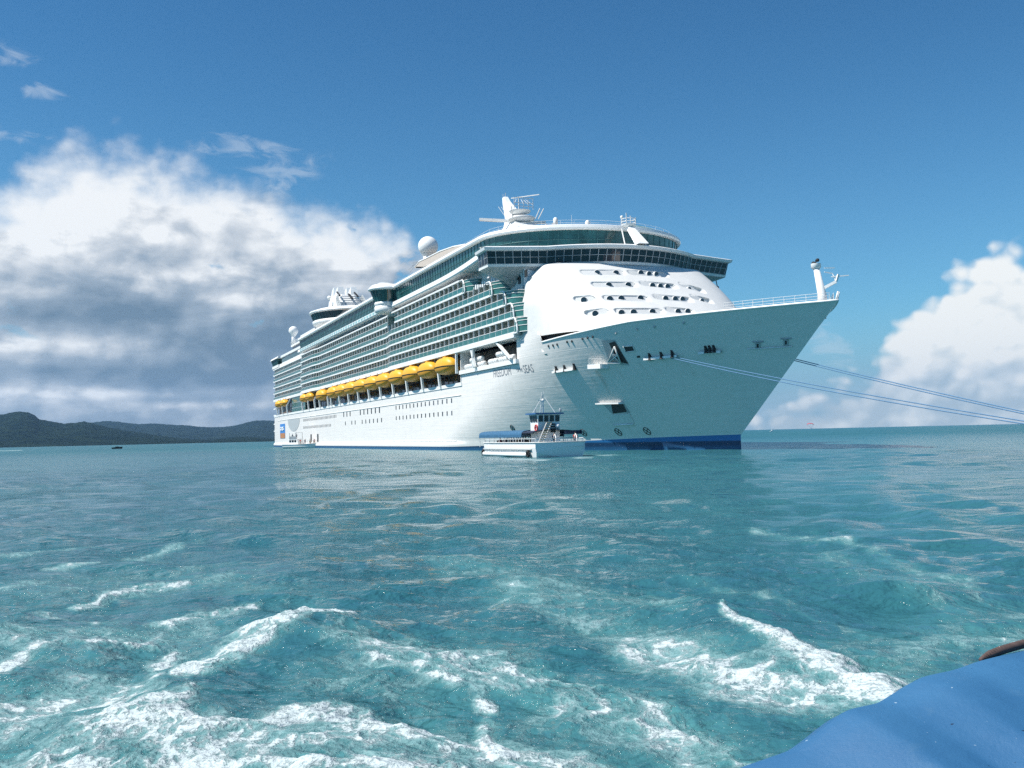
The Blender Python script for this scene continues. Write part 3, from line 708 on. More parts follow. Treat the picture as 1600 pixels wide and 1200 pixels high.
# anchor pocket: a slanted recess with lighter cheek, anchor frame and shadow
def anchor_pocket(quad, dark, lip):
    q = az_of(*quad); b = MB(); patch(b, q, 0.04, 0); o = part(b, 'anchor_pocket', [GREYW])
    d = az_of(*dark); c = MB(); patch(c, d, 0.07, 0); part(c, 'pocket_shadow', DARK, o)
    return o
pk = anchor_pocket([(940, 532), (961, 531), (983, 571), (953, 567)], [(952, 536), (961, 533), (982, 568), (966, 565)], [(952, 569), (984, 571)])
an = MB()
pts = [hp(*q, 0.35) for q in az_of((962, 540), (952, 565), (972, 566), (967, 553), (958, 552))]
an.tube([pts[0], pts[1]], 0.12, 0, 6); an.tube([pts[0], pts[2]], 0.12, 0, 6); an.tube([pts[4], pts[3]], 0.10, 0, 6); an.tube([pts[1], pts[3]], 0.09, 0, 6); an.tube([pts[4], pts[2]], 0.09, 0, 6); an.tube([pts[1], pts[2]], 0.14, 0, 6)
part(an, 'anchor', WHITE2)
pk2 = anchor_pocket([(941, 630), (974, 629), (985, 645), (956, 646)], [(955, 630.5), (973.5, 630), (980, 643), (958, 646)], [(955, 645), (978, 644)])
pf = MB(); q = az_of((934, 629.5), (974, 628.5)); pf.obox((hp(*q[0], .25) + hp(*q[1], .25)) / 2, (hp(*q[1]) - hp(*q[0])) / 2, (0, .3, 0), (0, 0, .12)); part(pf, 'shell_door_eyebrow', WHITE2)
ld = MB(); patch(ld, az_of((956, 648), (984, 646), (992, 662), (956, 664)), 0.10, 0, thick=.1); part(ld, 'shell_door_flap', WHITE2)
ld = MB(); q = az_of((960, 663.3), (990, 661.8)); ld.tube([hp(*q[0], .18), hp(*q[1], .18)], .12, 0, 6); part(ld, 'flap_sill', WHITE)
# open port in the plating by the anchor
b = MB(); q = az_of((974, 541), (989, 540), (992.5, 548), (978, 550)); patch(b, q, 0.05, 0); o = part(b, 'mooring_port', DARK); b = MB(); frame_around(b, q, 0.10); part(b, 'port_frame', WHITE2, o)
b = MB(); q = az_of((995, 556), (1000, 555.5), (1000.5, 558.5), (996, 559)); patch(b, q, 0.05, 0); o = part(b, 'mooring_port', DARK)
# platform with railing beside the anchor
b = MB(); q = az_of((928, 570), (948, 569)); c = (hp(*q[0], .6) + hp(*q[1], .6)) / 2; dv = hp(*q[1]) - hp(*q[0]); b.obox(c, dv / 2, (0, .7, 0), (0, 0, .33)); po = part(b, 'anchor_platform', WHITE)
b = MB()
for k in range(5):
    s = hp(*q[0], 1.2) + dv * k / 4; b.bar(s, s + np.array([0, 0, 1.5]), .05)
for hgt in (.85, 1.5): b.bar(hp(*q[0], 1.2) + [0, 0, hgt], hp(*q[1], 1.2) + [0, 0, hgt], .05)
part(b, 'platform_railing', WHITE2, po)
# white mooring shelves with roller fairleads
def shelf(px0, px1, rollers, th=0.16, dep=0.55, mt=WHITE):
    q = az_of(px0, px1); n = 6; top = []; ed = []
    for k in range(n + 1):
        a = q[0][0] + (q[1][0] - q[0][0]) * k / n; z = q[0][1] + (q[1][1] - q[0][1]) * k / n; top.append(hp(a, z, 0)); ed.append(hp(a, z, dep))
    ed = [np.array([e[0], e[1], t[2]]) for e, t in zip(ed, top)]
    b = MB(); up = np.array([0, 0, th])
    b.grid([[x + up for x in top], [x + up for x in ed], [x - up for x in ed], [x - up for x in top]], 0, False)
    so = part(b, 'mooring_shelf', mt)
    for (x, y) in rollers:
        a, z = az_of((x, y))[0]; c = hp(a, z, .1); b = MB(); b.lathe([(.34, -.5), (.24, -.3), (.24, .3), (.34, .5)], c, 10, 0); part(b, 'fairlead', BLACK, so)
shelf((866, 582), (899, 577), [(870, 577), (883, 575.5), (898, 573)])
shelf((1008, 561.5), (1060, 556.5), [(1016, 557), (1034, 555), (1051, 552.5)])
shelf((1093, 552), (1128, 549.5), [(1103.5, 545.5), (1109.5, 545), (1116, 544.5)])
shelf((1168, 545.5), (1238, 541.5), [], .07, .2, WHITE2)
for x, y in ((1184, 540), (1228, 535)):
    q = az_of((x - 2.5, y - 4), (x + 3, y - 4), (x + 3, y + 4), (x - 2.5, y + 4)); b = MB(); patch(b, q, .05, 0); o = part(b, 'bow_fairlead', DARK); b = MB(); frame_around(b, q, .12); part(b, 'fairlead_frame', GREYW, o)
    q = az_of((x - 8, y - 6.0), (x + 9, y - 6.5)); b = MB(); b.tube([hp(*q[0], .08), hp(*q[1], .08)], .09, 0, 6); part(b, 'fairlead_frame', GREYW, o)
for x, y in ((857, 540.5), (864, 539.5), (870.5, 538), (886, 534), (893.5, 533), (910, 529), (918, 527.5), (926, 526), (962, 520), (995, 514), (1022, 510), (1068, 504)):
    a, z = az_of((x, y))[0]; b = MB(); c = hp(a, z, .03); b.lathe([(.30, -.30), (.30, .30)], c, 10, 0, sx=.3) if False else b.sphere(c, .25, 0, 10, 6, (1, .35, .9)); part(b, 'hull_scupper', [GREYW if x > 950 else DARK])
# bow thruster marks: crossed circles
for x, y in ((801, 669), (912, 676), (966, 675), (1011, 673.5)):
    a, z = az_of((x, y))[0]; b = MB(); b.tube([hp(a + .55 * math.cos(t), z + .55 * math.sin(t), .03) for t in np.linspace(0, 2 * math.pi, 15)], .055, 0, 5)
    b.tube([hp(a - .38, z - .38, .03), hp(a + .38, z + .38, .03)], .055, 0, 5); b.tube([hp(a + .38, z - .38, .03), hp(a - .38, z + .38, .03)], .055, 0, 5)
    part(b, 'thruster_mark', DARK)
# slot under the front of the superstructure: its shade is a near-black sheet inside the bulwark
# hull windows, one by one
HW = MB(); HW.box(-.28, .28, -.05, .05, -.46, .46, 0)
hwin = HW.build('hull_window', DGLASS, ship); first = [True]; cnt = [0]; rest = MB()
def hull_window(a, z, sc=1.0, name='hull_window'):
    P = hp(a, z, 0.0); cnt[0] += 1
    if cnt[0] <= 97:
        o = hwin if first[0] else hwin.copy()
        if not first[0]: COL.objects.link(o); o.parent = ship
        first[0] = False; o.location = tuple(P); o.scale = (sc, 1, sc)
    else: rest.obox(P, (.28 * sc, 0, 0), (0, .05, 0), (0, 0, .46 * sc))
for k in range(15):
    a = 92 + k * 3.0; hull_window(a, 9.95, 1.0); hull_window(a, 7.45, .95)
for k in range(11):
    if k in (6, 7): continue
    a = 150 + k * 4.2; hull_window(a, 9.9, 1.5); 
for k in range(11):
    if k in (6, 9): continue
    a = 148 + k * 4.2; hull_window(a, 7.3, 1.15)
for k in range(28):
    a = 203 + k * 2.05; hull_window(a, 9.7, .95)
    if k > 3: hull_window(a, 7.1, .9)
if rest.n: part(rest, 'hull_window', DGLASS, kind='stuff')
for a in (231, 243):
    b = MB(); patch(b, [(a, 1.9), (a + 2.2, 1.9), (a + 2.2, 4.6), (a, 4.6)], .05); part(b, 'shell_door', DARK)
# ship's name on the bow quarter, and the poster board near the stern
def text_on_hull(txt, a_start, z, size, xs, name, m):
    cu = bpy.data.curves.new('t', 'FONT'); cu.body = txt; cu.size = size; cu.resolution_u = 3; cu.fill_mode = 'BOTH'
    ob = bpy.data.objects.new('t', cu); COL.objects.link(ob); bpy.context.view_layer.update()
    me = bpy.data.meshes.new_from_object(ob.evaluated_get(bpy.context.evaluated_depsgraph_get())); bpy.data.objects.remove(ob)
    w = 0
    for v in me.vertices:
        w = max(w, v.co.x); v.co = Vector(hp(a_start - v.co.x * xs, z + v.co.y, .03))
    me.materials.clear(); me.materials.append(m); o = bpy.data.objects.new(name, me); COL.objects.link(o); o.parent = ship; return w * xs
LETTER = mat('grey_lettering', (0.22, 0.24, 0.27), .5)
q0 = az_of((771, 590))[0]; q1 = az_of((819, 583))[0]
text_on_hull('FREEDOM', q0[0], q0[1], 1.9, 0.98, 'ship_name', LETTER)
text_on_hull('OF THE', az_of((808, 580))[0][0], q1[1] + .35, 0.8, 0.75, 'ship_name', LETTER)
text_on_hull('SEAS', q1[0], q1[1], 1.9, 0.85, 'ship_name', LETTER)
b = MB(); patch(b, [(299, 3.6), (313, 3.6), (313, 9.3), (299, 9.3)], .12, 0, thick=.12); bo = part(b, 'poster_board', [mat('poster_blue', (.05, .22, .55), .5)])
b = MB(); patch(b, [(299, 3.6), (312, 3.6), (312, 5.6), (299, 5.6)], .16, 0); part(b, 'poster_base', [mat('poster_orange', (.45, .20, .07), .5)], bo)
b = MB()
for dz in (0, .8): b.tube([hp(301 + k * 1.1, 6.9 + dz + .35 * math.sin(k * 1.7 + dz), .2) for k in range(10)], .17, 0, 6)
part(b, 'poster_writing', WHITE, bo)
# flat grey half-round under the aft bay, a recess's shade painted on
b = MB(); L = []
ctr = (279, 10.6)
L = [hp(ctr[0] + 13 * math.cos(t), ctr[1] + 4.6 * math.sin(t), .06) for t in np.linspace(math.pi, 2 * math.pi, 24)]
b.raw(L, [tuple(range(len(L)))], 0); part(b, 'stern_recess_shade', GREYW)

# --- superstructure core and boat bays
core = MB()
core.box(57, 325, -17.6, 17.6, 19.0, 34.4, 0)
core.box(60, 338, -15.4, 15.4, 12.6, 19.0, 1)
core.box(325, 337, -16.5, 16.5, 19.0, 33.5, 0)
part(core, 'superstructure', [WHITE, BROWN])
# promenade windows along the back of the boat bays
b = MB()
for k in range(72):
    a = 87 + k * 3.1
    if a > 318: break
    b.box(a, a + 2.3, 15.4, 15.46, 13.4, 15.6, 0); b.box(a, a + 2.3, 15.4, 15.46, 16.0, 17.6, 0)
part(b, 'promenade_windows', DGLASS)
# ceiling beam over the bays, bulwark under it, raft platform
def boff(a):
    """half breadth of the balcony fronts along the ship"""
    a = np.asarray(a, float)
    return 20.35 - 0.75 * smoothstep(a, 134, 141) + 0.75 * smoothstep(a, 226, 236) - 1.9 * smoothstep(a, 257.5, 259.5)
sa = np.concatenate([np.linspace(55.3, 130, 20), np.linspace(132, 143, 10), np.linspace(150, 222, 12), np.linspace(224, 238, 10), np.linspace(242, 256, 5), np.linspace(257, 260, 9), np.linspace(264, 334, 12)])
def ribbon(mb, a_list, b0, b1, z0, z1, m=0):
    """box section running along the side between offsets b0..b1 measured from the balcony fronts"""
    L = []
    for a in a_list:
        q = float(boff(a)); L.append([(a, q + b0, z0), (a, q + b1, z0), (a, q + b1, z1), (a, q + b0, z1)])
    mb.loft(L, m)
b = MB(); ribbon(b, sa, -4.9, 0.12, 19.0, 19.75); part(b, 'boat_deck_beam', WHITE)
b = MB(); b.loft([[(a, y - .5, 12.55), (a, y + .15, 12.55), (a, y + .15, 13.25), (a, y - .5, 13.25)] for a in np.linspace(85.4, 338.6, 40) for y in [float(halfb(a, 12.6))]], 0); part(b, 'promenade_bulwark', WHITE)
b = MB(); b.box(56.5, 85.9, 15.2, 19.75, 14.75, 15.5); po = part(b, 'raft_platform', WHITE)
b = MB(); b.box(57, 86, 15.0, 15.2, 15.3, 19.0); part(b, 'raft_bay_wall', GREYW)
b = MB(); b.obox((85.8, 17.3, 15.9), (.15, 0, 0), (0, 2.1, 0), (0, 0, 3.2)); part(b, 'bay_bulkhead', WHITE)
for a0, z0, a1, z1 in ((64.5, 19.2, 57.8, 15.6), (76.5, 19.2, 76.5, 15.4), (77.6, 19.2, 75.6, 15.5), (86.2, 19.2, 86.2, 15.0)):
    b = MB(); b.bar((a0, 20.1, z0), (a1, 20.1, z1), .42); part(b, 'bay_strut', WHITE)
# davit posts between the lifeboats
DAV = MB(); DAV.bar((0, 19.6, 13.0), (0, 19.9, 15.9), .45, .7); DAV.bar((0, 19.9, 15.9), (0, 18.2, 19.0), .35, .5)
BOATS = [92.3 + 12.15 * k for k in range(10)] + [219.5, 240.5, 251.5, 296.0, 308.5]
dav = None
for a in [98.4 + 12.15 * k for k in range(10)] + [212.5, 226, 234.5, 246, 257.5, 291, 302.2, 315]:
    if dav is None: o = dav = DAV.build('davit', WHITE, ship)
    else: o = dav.copy(); COL.objects.link(o); o.parent = ship
    o.location = (a, 0.0, 0)
# green glazed stair hall between the aft boats
b = MB(); b.box(260, 288, 17.9, 18.3, 12.9, 19.0, 0); o = part(b, 'stair_hall_glazing', RGLASS); c = MB()
for k in range(13): c.box(260 + k * 2.33 - .06, 260 + k * 2.33 + .06, 18.3, 18.38, 12.9, 19.0)
for z in (14.9, 16.9): c.box(260, 288, 18.3, 18.36, z - .06, z + .06)
part(c, 'glazing_bars', GREYW, o)
b = MB()
for x in (199, 201.2): b.bar((x, 19.3, 13.0), (200.1, 19.3, 16.2), .3)
b.bar((199.5, 19.3, 14.4), (200.7, 19.3, 14.4), .25); part(b, 'rescue_crane', WHITE)

# --- balconies, five rows
def balcony_mb(w, h=2.72, dep=1.75):
    b = MB()
    b.box(0, w, -dep, 0.0, -.12, .08, 0); b.box(0, w, 0.0, .09, -.17, .20, 0)
    b.box(0, w, -dep - .05, -dep, .08, h - .12, 0)
    b.box(.22, w - .22, -dep, -dep + .05, .12, h - .28, 1)
    b.box(w / 2 - .05, w / 2 + .05, -dep + .05, -dep + .08, .12, h - .28, 0)
    b.box(-.04, .04, -dep + .02, -.22, .08, h - .12, 3); b.box(-.05, .05, -.22, -.12, .08, h - .12, 0)
    b.box(.03, w - .03, -.06, -.02, .20, 1.12, 2); b.box(0, w, -.09, .02, 1.12, 1.20, 0)
    b.box(-.035, .035, -.08, .03, .20, h - .14, 0)
    return b
DH = 2.57; Z6 = 19.75; BW = 2.9; BAL = balcony_mb(BW, DH); bal0 = None; nb = 0; bulk = MB()
ENDS = [55.2, 56.6, 60.0, 66.5, 81.0]
cells = []
for r_, a0 in enumerate(ENDS):
    a = a0
    while a < 332:
        if not (257 < a < 259.5) and not (r_ == 4 and 129 < a < 139): cells.append((a, r_))
        a += BW
cells.sort()
for a, r_ in cells:
    bb0, bb1 = float(boff(a)), float(boff(a + BW)); ang = math.atan2(bb1 - bb0, BW); z = Z6 + DH * r_
    nb += 1
    if nb <= 98:
        if bal0 is None: o = bal0 = BAL.build('balcony', [WHITE, CABIN, RGLASS, DIVIDER], ship)
        else: o = bal0.copy(); COL.objects.link(o); o.parent = ship
        o.location = (a, bb0, z); o.rotation_euler = (0, 0, ang)
    else: bulk.put(BAL, Matrix.Translation((a, bb0, z)) @ Matrix.Rotation(ang, 4, 'Z'))
part(bulk, 'balcony', [WHITE, CABIN, RGLASS, DIVIDER], kind='stuff')
b = MB()
ribbon(b, [x for x in sa if x > 80], -2.2, 0.10, Z6 + 5 * DH - .14, Z6 + 5 * DH + .2); part(b, 'balcony_roof_edge', WHITE)
# curved white end frames and green wind screens at the forward end of every row
for r_, a0 in enumerate(ENDS):
    z0 = Z6 + DH * r_; z1 = z0 + DH; bq = 20.38
    arc = [(a0 + 1.5, bq, z1 - .04)] + [(a0 + .2 - 1.5 * math.sin(t), bq, z0 + .02 + (DH - .06) * math.cos(t)) for t in np.linspace(0.0, math.pi / 2, 12)] + [(a0 - 1.2, bq, z0 - .12), (a0 + .4, bq, z0 - .12)]
    f = MB(); f.tube(arc, .15, 0, 8); part(f, 'row_end_frame', WHITE)
    s = MB(); ins = 2.6
    loop = [(a0, bq - .1), (a0 - 1.2, bq - .25), (a0 - 2.6, bq - .9), (a0 - 3.4, bq - 1.8), (a0 - 3.5, bq - 2.7)]
    s.grid([[(x, y, z0 + .1) for x, y in loop], [(x, y, z1 - .25) for x, y in loop]], 0, True); so = part(s, 'wind_screen', RGLASS)
    s = MB()
    for zz in (z0 + .05, z0 + 1.1, z0 + 1.9, z1 - .2): s.tube([(x, y + .02, zz) for x, y in loop], .07, 0, 5)
    part(s, 'screen_rail', WHITE2, so)
# plain end bulkhead behind the forward row ends
b = MB(); 
for r_, a0 in enumerate(ENDS): b.box(a0 - 3.4, a0 + .2, 15, 17.7, Z6 + DH * r_ - .2, Z6 + DH * r_, 0)
part(b, 'row_end_deck', WHITE)
# --- rounded white front of the superstructure
AE = 54.5; NN = 2.5
def fW(z): return 19.25 - 4.6 * np.clip((z - 23.5) / 8.0, 0, 1) ** 1.9
def fA(z): return 31.5 + 1.45 * (z - 18.0)
def in_front(q):
    a, bb, z = q
    if not 18 < z < 31.4 or a > AE: return False
    return (abs(bb) / fW(z)) ** NN + ((AE - a) / (AE - fA(z))) ** NN < 1
def fpt(t, z):
    c, s = math.cos(t), math.sin(t)
    return np.array([AE - (AE - fA(z)) * abs(c) ** (2 / NN), fW(z) * math.copysign(abs(s) ** (2 / NN), s), z])
def on_front(x, y): return march(x, y, in_front)
SLOTS = [((912, 424), (972, 424)), ((986, 424), (1039, 428)), ((930, 443), (990, 443)), ((1005, 441), (1054, 446)), ((1066, 443), (1098, 453)), ((903, 466), (925, 464.5)), ((948, 464), (1010, 465)),
         ((1026, 462), (1078, 467)), ((1084, 462), (1110, 469)), ((921, 488), (946, 484.5)), ((967, 484.5), (1032, 484.5)), ((1046, 482), (1080, 485.5))]
WINS = [(932, 425.6), (963, 425.6), (1002, 426), (1016.6, 427.4), (1029, 428), (952, 444.4), (982, 444.4), (1021.6, 445.4), (1036, 446.4), (1048, 447), (1083, 451.6), (911, 468), (953, 466), (971.4, 465.6), (1002.4, 465.4),
        (1042, 466), (1058, 466.6), (1071, 467), (1103, 470), (929.6, 489.6), (973, 487.6), (992, 486.6), (1022.6, 486.6), (1063, 486.4), (1078.6, 486)]
SEGS = []
for p0, p1 in SLOTS:
    q = [on_front(p0[0] + (p1[0] - p0[0]) * k / 4, p0[1] + (p1[1] - p0[1]) * k / 4 + 1.5) for k in range(5)]
    q = [x for x in q if x is not None]
    if len(q) > 1: SEGS.append(q)
tt = np.linspace(R(90), R(-90), 320); zz = np.linspace(18.5, 31.2, 170)
A = np.array([[fpt(t, z) for t in tt] for z in zz])
depth = np.zeros(A.shape[:2]); SH = 0.58
nrm = np.stack([A[..., 0] - AE - 1e-3, A[..., 1] * .55, np.zeros(A.shape[:2])], -1); nrm /= np.linalg.norm(nrm, axis=-1, keepdims=True)
for q in SEGS:
    dmin = np.full(A.shape[:2], 9.); zc = np.mean([p[2] for p in q])
    for p0, p1 in zip(q[:-1], q[1:]):
        d = np.array([p1[1] - p0[1], (p1[2] - p0[2])]); L2 = d @ d + 1e-9; rel = np.stack([A[..., 1] - p0[1], A[..., 2] - p0[2]], -1)
        t = np.clip((rel @ d) / L2, 0, 1); dmin = np.minimum(dmin, np.linalg.norm(rel - t[..., None] * d, axis=-1))
    dz_ = np.maximum(0, zc + SH - A[..., 2]); lean = -nrm[..., 0] * 0.85
    depth = np.maximum(depth, (0.13 + lean * np.minimum(dz_, 2 * SH)) * smoothstep(dmin, SH, SH - .10))
A2 = A - nrm * depth[..., None]
b = MB(); b.grid(A2, 0, True); b.grid([[(AE - .2, fW(z), z) for z in zz], [(AE + 3.0, min(fW(z), 17.6 if z > 19.6 else 19.0), z) for z in zz]], 0, True)
fo = part(b, 'front_bulkhead', mat('bulkhead_paint', (0.66, 0.665, 0.65), .5, var=.05, vscale=.5, bump=.25, bscale=.7))
b = MB(); b.grid([A2[0], [(x, y, 18.6) for x, y in [(p[0] + 4, p[1] * .8) for p in A2[0]]]], 0, False); part(b, 'bulkhead_skirt', GREYW)
b = MB(); Lw = [fpt(t, 18.5) for t in np.linspace(R(88), R(20), 40)]; b.grid([[(x + 1.2, y - .5, 16.9) for x, y, z in Lw], [(x + 1.2, y - .5, 18.55) for x, y, z in Lw]], 0, False); part(b, 'slot_shade_wall', DARK)  # near-black colour stands in for the shade inside the slot
for w in WINS:
    q = on_front(*w)
    if q is None: continue
    k = int(np.argmin(np.linalg.norm(A - q, axis=-1))); n = nrm.reshape(-1, 3)[k]; ctr = A2.reshape(-1, 3)[k]
    T1 = np.array([-n[1], n[0], 0]); T2 = np.array([0, 0, 1.])
    ring = lambda r, off: [ctr + T1 * r * math.cos(u) + T2 * r * math.sin(u) + n * off for u in np.linspace(0, 2 * math.pi, 20, endpoint=False)]
    gl = MB(); gl.raw(ring(.47, .10), [tuple(range(20))], 0); gl.grid([ring(.47, -.3), ring(.47, .10)], 0, True, closed=True); wo_ = part(gl, 'porthole', DGLASS)
    m = MB(); m.grid([ring(.53, -.3), ring(.53, .08), ring(.47, .08)], 0, True, closed=True); part(m, 'porthole_rim', WHITE2, wo_)
# --- bridge
def fa_b(bv):
    q = abs(bv); return 50.3 + 5.2 * (q / 14) ** 2 if q <= 14 else 55.5 + 3.0 * ((q - 14) / 9.6)
bs = np.concatenate([np.linspace(23.6, 14, 9), np.linspace(12.6, -12.6, 19), np.linspace(-14, -23.6, 9)])
def bloop(z, out, wing=0.0):
    P = []
    for bv in bs:
        e = .3; d = np.array([fa_b(bv + e) - fa_b(bv - e), 2 * e]); n = np.array([-d[1], d[0]]) / np.linalg.norm(d)
        P.append((fa_b(bv) + n[0] * out, bv + n[1] * out + math.copysign(wing, bv) * (abs(bv) > 23), z))
    P.append((63.0, -23.6 - wing, z)); P.append((63.0, 23.6 + wing, z)); return P
b = MB(); b.loft([bloop(31.2, .1), bloop(31.65, .25)], 0); b.loft([bloop(33.75, .75, .2), bloop(33.9, 1.1, .6), bloop(34.35, 1.25, .7), bloop(34.6, .6, .3), bloop(34.7, -1.5, -1.5)], 0); br = part(b, 'bridge', WHITE)
b = MB(); b.loft([bloop(31.65, .2), bloop(33.75, .75, .15)], 0, caps=False); gl = part(b, 'bridge_windows', DGLASS, br)
b = MB(); Lo = bloop(31.65, .24); Mi = bloop(32.75, .52, .08); Hi = bloop(33.75, .80, .2)
def resample(P, step):
    P = [np.array(p) for p in P]; out = [P[0]]; acc = 0
    for u, v in zip(P[:-1], P[1:]):
        L = np.linalg.norm(v - u); s = step - acc
        while s < L: out.append(u + (v - u) * s / L); s += step
        acc = L - (s - step)
    return out
n_m = len(resample(Lo + [Lo[0]], 1.45))
def atlen(P, f):
    P = [np.array(p) for p in P]; L = [np.linalg.norm(v - u) for u, v in zip(P[:-1], P[1:])]; T = sum(L) * f
    for u, v, l in zip(P[:-1], P[1:], L):
        if T <= l: return u + (v - u) * T / l
        T -= l
    return P[-1]
for k in range(n_m + 1):
    f = k / n_m; b.bar(atlen(Lo + [Lo[0]], f), atlen(Hi + [Hi[0]], f), .10)
for L in (Lo, Mi, Hi): b.tube(L + [L[0]], .055, 0, 5)
part(b, 'window_bars', GREYW, br)
# soffit under the wings, sweeping in to the front
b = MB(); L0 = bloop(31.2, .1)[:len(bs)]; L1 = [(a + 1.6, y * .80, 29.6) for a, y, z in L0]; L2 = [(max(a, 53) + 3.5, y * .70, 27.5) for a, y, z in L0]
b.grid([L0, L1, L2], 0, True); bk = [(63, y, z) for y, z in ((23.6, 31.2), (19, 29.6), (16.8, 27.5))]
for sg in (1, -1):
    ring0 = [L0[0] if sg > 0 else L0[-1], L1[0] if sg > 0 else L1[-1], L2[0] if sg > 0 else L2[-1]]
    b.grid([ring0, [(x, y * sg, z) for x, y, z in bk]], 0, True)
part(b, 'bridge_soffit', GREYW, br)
for sg in (1, -1):
    b = MB(); b.bar((60, 22.6 * sg, 31.2), (60, 22.9 * sg, 29.7), .12); b.bar((60, 21.6 * sg, 31.2), (60, 19.4 * sg, 29.4), .2); b.sphere((60, 22.9 * sg, 29.5), .35, 0, 10, 6); part(b, 'wing_searchlight', BLACK if sg < 0 else STEEL, br)
# doors and lockers in the recess under the top deck band
b = MB(); b.grid([[(57.5, 17.7, 27.5), (63, 17.7, 27.5), (140, 17.7, 33.2)], [(57.5, 17.7, 34.6), (63, 17.7, 34.6), (140, 17.7, 34.6)]], 0, False); part(b, 'recess_wall', WHITE2)
for x, y in ((690, 434), (702, 429), (714, 424.5), (723, 421), (744, 413), (753, 409), (618, 455)):
    q = on_b(x, y + 5, 17.75); b = MB(); b.box(q[0] - .8, q[0] + .8, 17.7, 17.9, q[2] - .6, q[2] + .6); part(b, 'recess_vent', DARK)
for x, y in ((810, 432), (822, 427), (825, 456), (812, 438)):
    q = on_b(x, y, 17.75); b = MB(); b.box(q[0] - .5, q[0] + .5, 17.7, 17.85, q[2] - .6, q[2] + .6); part(b, 'recess_vent', DARK)
# low white fence on the stepped deck in front of the rows
b = MB()
for k in range(11): b.box(67.0 + k * 1.2, 67.7 + k * 1.2, 19.0, 19.15, Z6 + 4 * DH + .08, Z6 + 4 * DH + .75 + .2 * (k % 3))
part(b, 'stepped_deck_fence', WHITE)

# --- upper deck band, wind screens and roof edge: a ring open at the stern
def ring_pts(out, a_end=262., n=30):
    St = [(a, HB + out) for a in np.linspace(a_end, 78, 26)]
    Cv = [(72 - (15 + out) * math.sin(t), (HB + out) * math.cos(t)) for t in np.linspace(0, math.pi, n * 2 + 1)]
    return St + Cv + [(a, -y) for a, y in St[::-1]]
def rloop(specs, m=0, mb=None, smooth=False):
    mb.grid([[(x, y, z) for x, y in ring_pts(o)] for o, z in specs], m, smooth)
b = MB()
band = lambda o: [(a, HB + o) for a in np.linspace(262, 100, 20)] + [(100 - (40) * math.sin(t), HB + o + 2.6 * math.sin(t) ** 2) for t in np.linspace(0.05, math.pi / 2, 18)]
for sg in (1, -1):
    L = [[(x, (y if k < 2 else y) * sg, z) for x, y in band(o)] for k, (o, z) in enumerate(((-3.0, 33.80), (1.0, 33.85), (1.2, 34.1), (1.05, 35.05), (-3.0, 35.15)))]
    b.grid(L, 0, False)
part(b, 'upper_deck_band', WHITE)
# lower strip with small teal windows, midships to aft
b = MB()
for k in range(37): b.box(139.5 + k * 3.2, 141.7 + k * 3.2, HB + 1.08, HB + 1.20, 34.2, 34.85)
part(b, 'band_windows', LGLASS)
b = MB(); rloop([(0.0, 35.15), (.35, 38.35)], 0, b); ws = part(b, 'deck_wind_screen', TGLASS)
b = MB(); Lo = [np.array((x, y, 35.15)) for x, y in ring_pts(.04)]; Hi = [np.array((x, y, 38.35)) for x, y in ring_pts(.40)]
def total(P): return sum(np.linalg.norm(v - u) for u, v in zip(P[:-1], P[1:]))
n_m = int(total(Lo) / 1.75)
for k in range(n_m + 1): b.bar(atlen(Lo, k / n_m), atlen(Hi, k / n_m), .09)
b.tube([(x, y, 36.7) for x, y in ring_pts(.22)], .06, 0, 4)
part(b, 'screen_mullions', mat('teal_mullion', (.05, .16, .17), .4), ws)
b = MB(); rloop([(-3.5, 38.7), (.25, 38.3), (.95, 38.35), (1.1, 38.65), (.95, 39.15), (.3, 39.35), (-3.5, 39.4)], 0, b, False); part(b, 'roof_edge', WHITE)
b = MB(); P = ring_pts(-3.4); h = len(P) // 2; b.grid([[(x, y, 39.1) for x, y in P[:h + 1]], [(x, -y, 39.1) for x, y in P[:h + 1]]], 0, False); b.grid([[(x, y, 34.9) for x, y in P[:h + 1]], [(x, -y, 34.9) for x, y in P[:h + 1]]], 0, False); part(b, 'sun_deck', TEAK)
b = MB(); Lr = ring_pts(-.6)
for k in range(150):
    q = atlen([np.array((x, y, 39.3)) for x, y in Lr], k / 149); b.bar(q, q + [0, 0, .95], .03)
for z in (39.8, 40.25): b.tube([(x, y, z) for x, y in Lr], .02, 0, 4)
part(b, 'sun_deck_railing', WHITE2)
# clear curved screens on the port side of the forward deck
b = MB(); b.grid([[(72 - 12.5 * math.sin(t), 16.5 * math.cos(t), z) for t in np.linspace(1.75, 2.7, 14)] for z in (39.2, 40.5)], 0, True); part(b, 'forward_glass_shelter', LGLASS)

# --- cantilevered round pod
pc = (135.5, 21.0)
b = MB(); b.lathe([(1.9, 32.7), (2.65, 33.0), (2.78, 33.5), (2.78, 34.3), (2.62, 34.4), (2.62, 34.6), (2.75, 34.7), (2.75, 35.3), (2.6, 35.45)], (*pc, 0), 28, 0); pod = part(b, 'cantilever_pod', WHITE)
b = MB(); b.lathe([(2.65, 35.45), (3.75, 38.2)], (*pc, 0), 28, 0); part(b, 'pod_glazing', TGLASS, pod)
b = MB(); b.lathe([(3.8, 38.15), (4.25, 38.3), (4.3, 38.6), (3.4, 39.5), (2.6, 39.75)], (*pc, 0), 28, 0); part(b, 'pod_roof', WHITE, pod)
b = MB(); b.lathe([(2.0, 39.75), (1.7, 40.2), (.8, 40.35)], (*pc, 0), 20, 0); part(b, 'pod_cap', GREYW, pod)
b = MB()
for k in range(20):
    t = 2 * math.pi * k / 20; b.bar((pc[0] + 2.68 * math.cos(t), pc[1] + 2.68 * math.sin(t), 35.45), (pc[0] + 3.78 * math.cos(t), pc[1] + 3.78 * math.sin(t), 38.2), .07)
part(b, 'pod_mullions', TGLASS, pod)

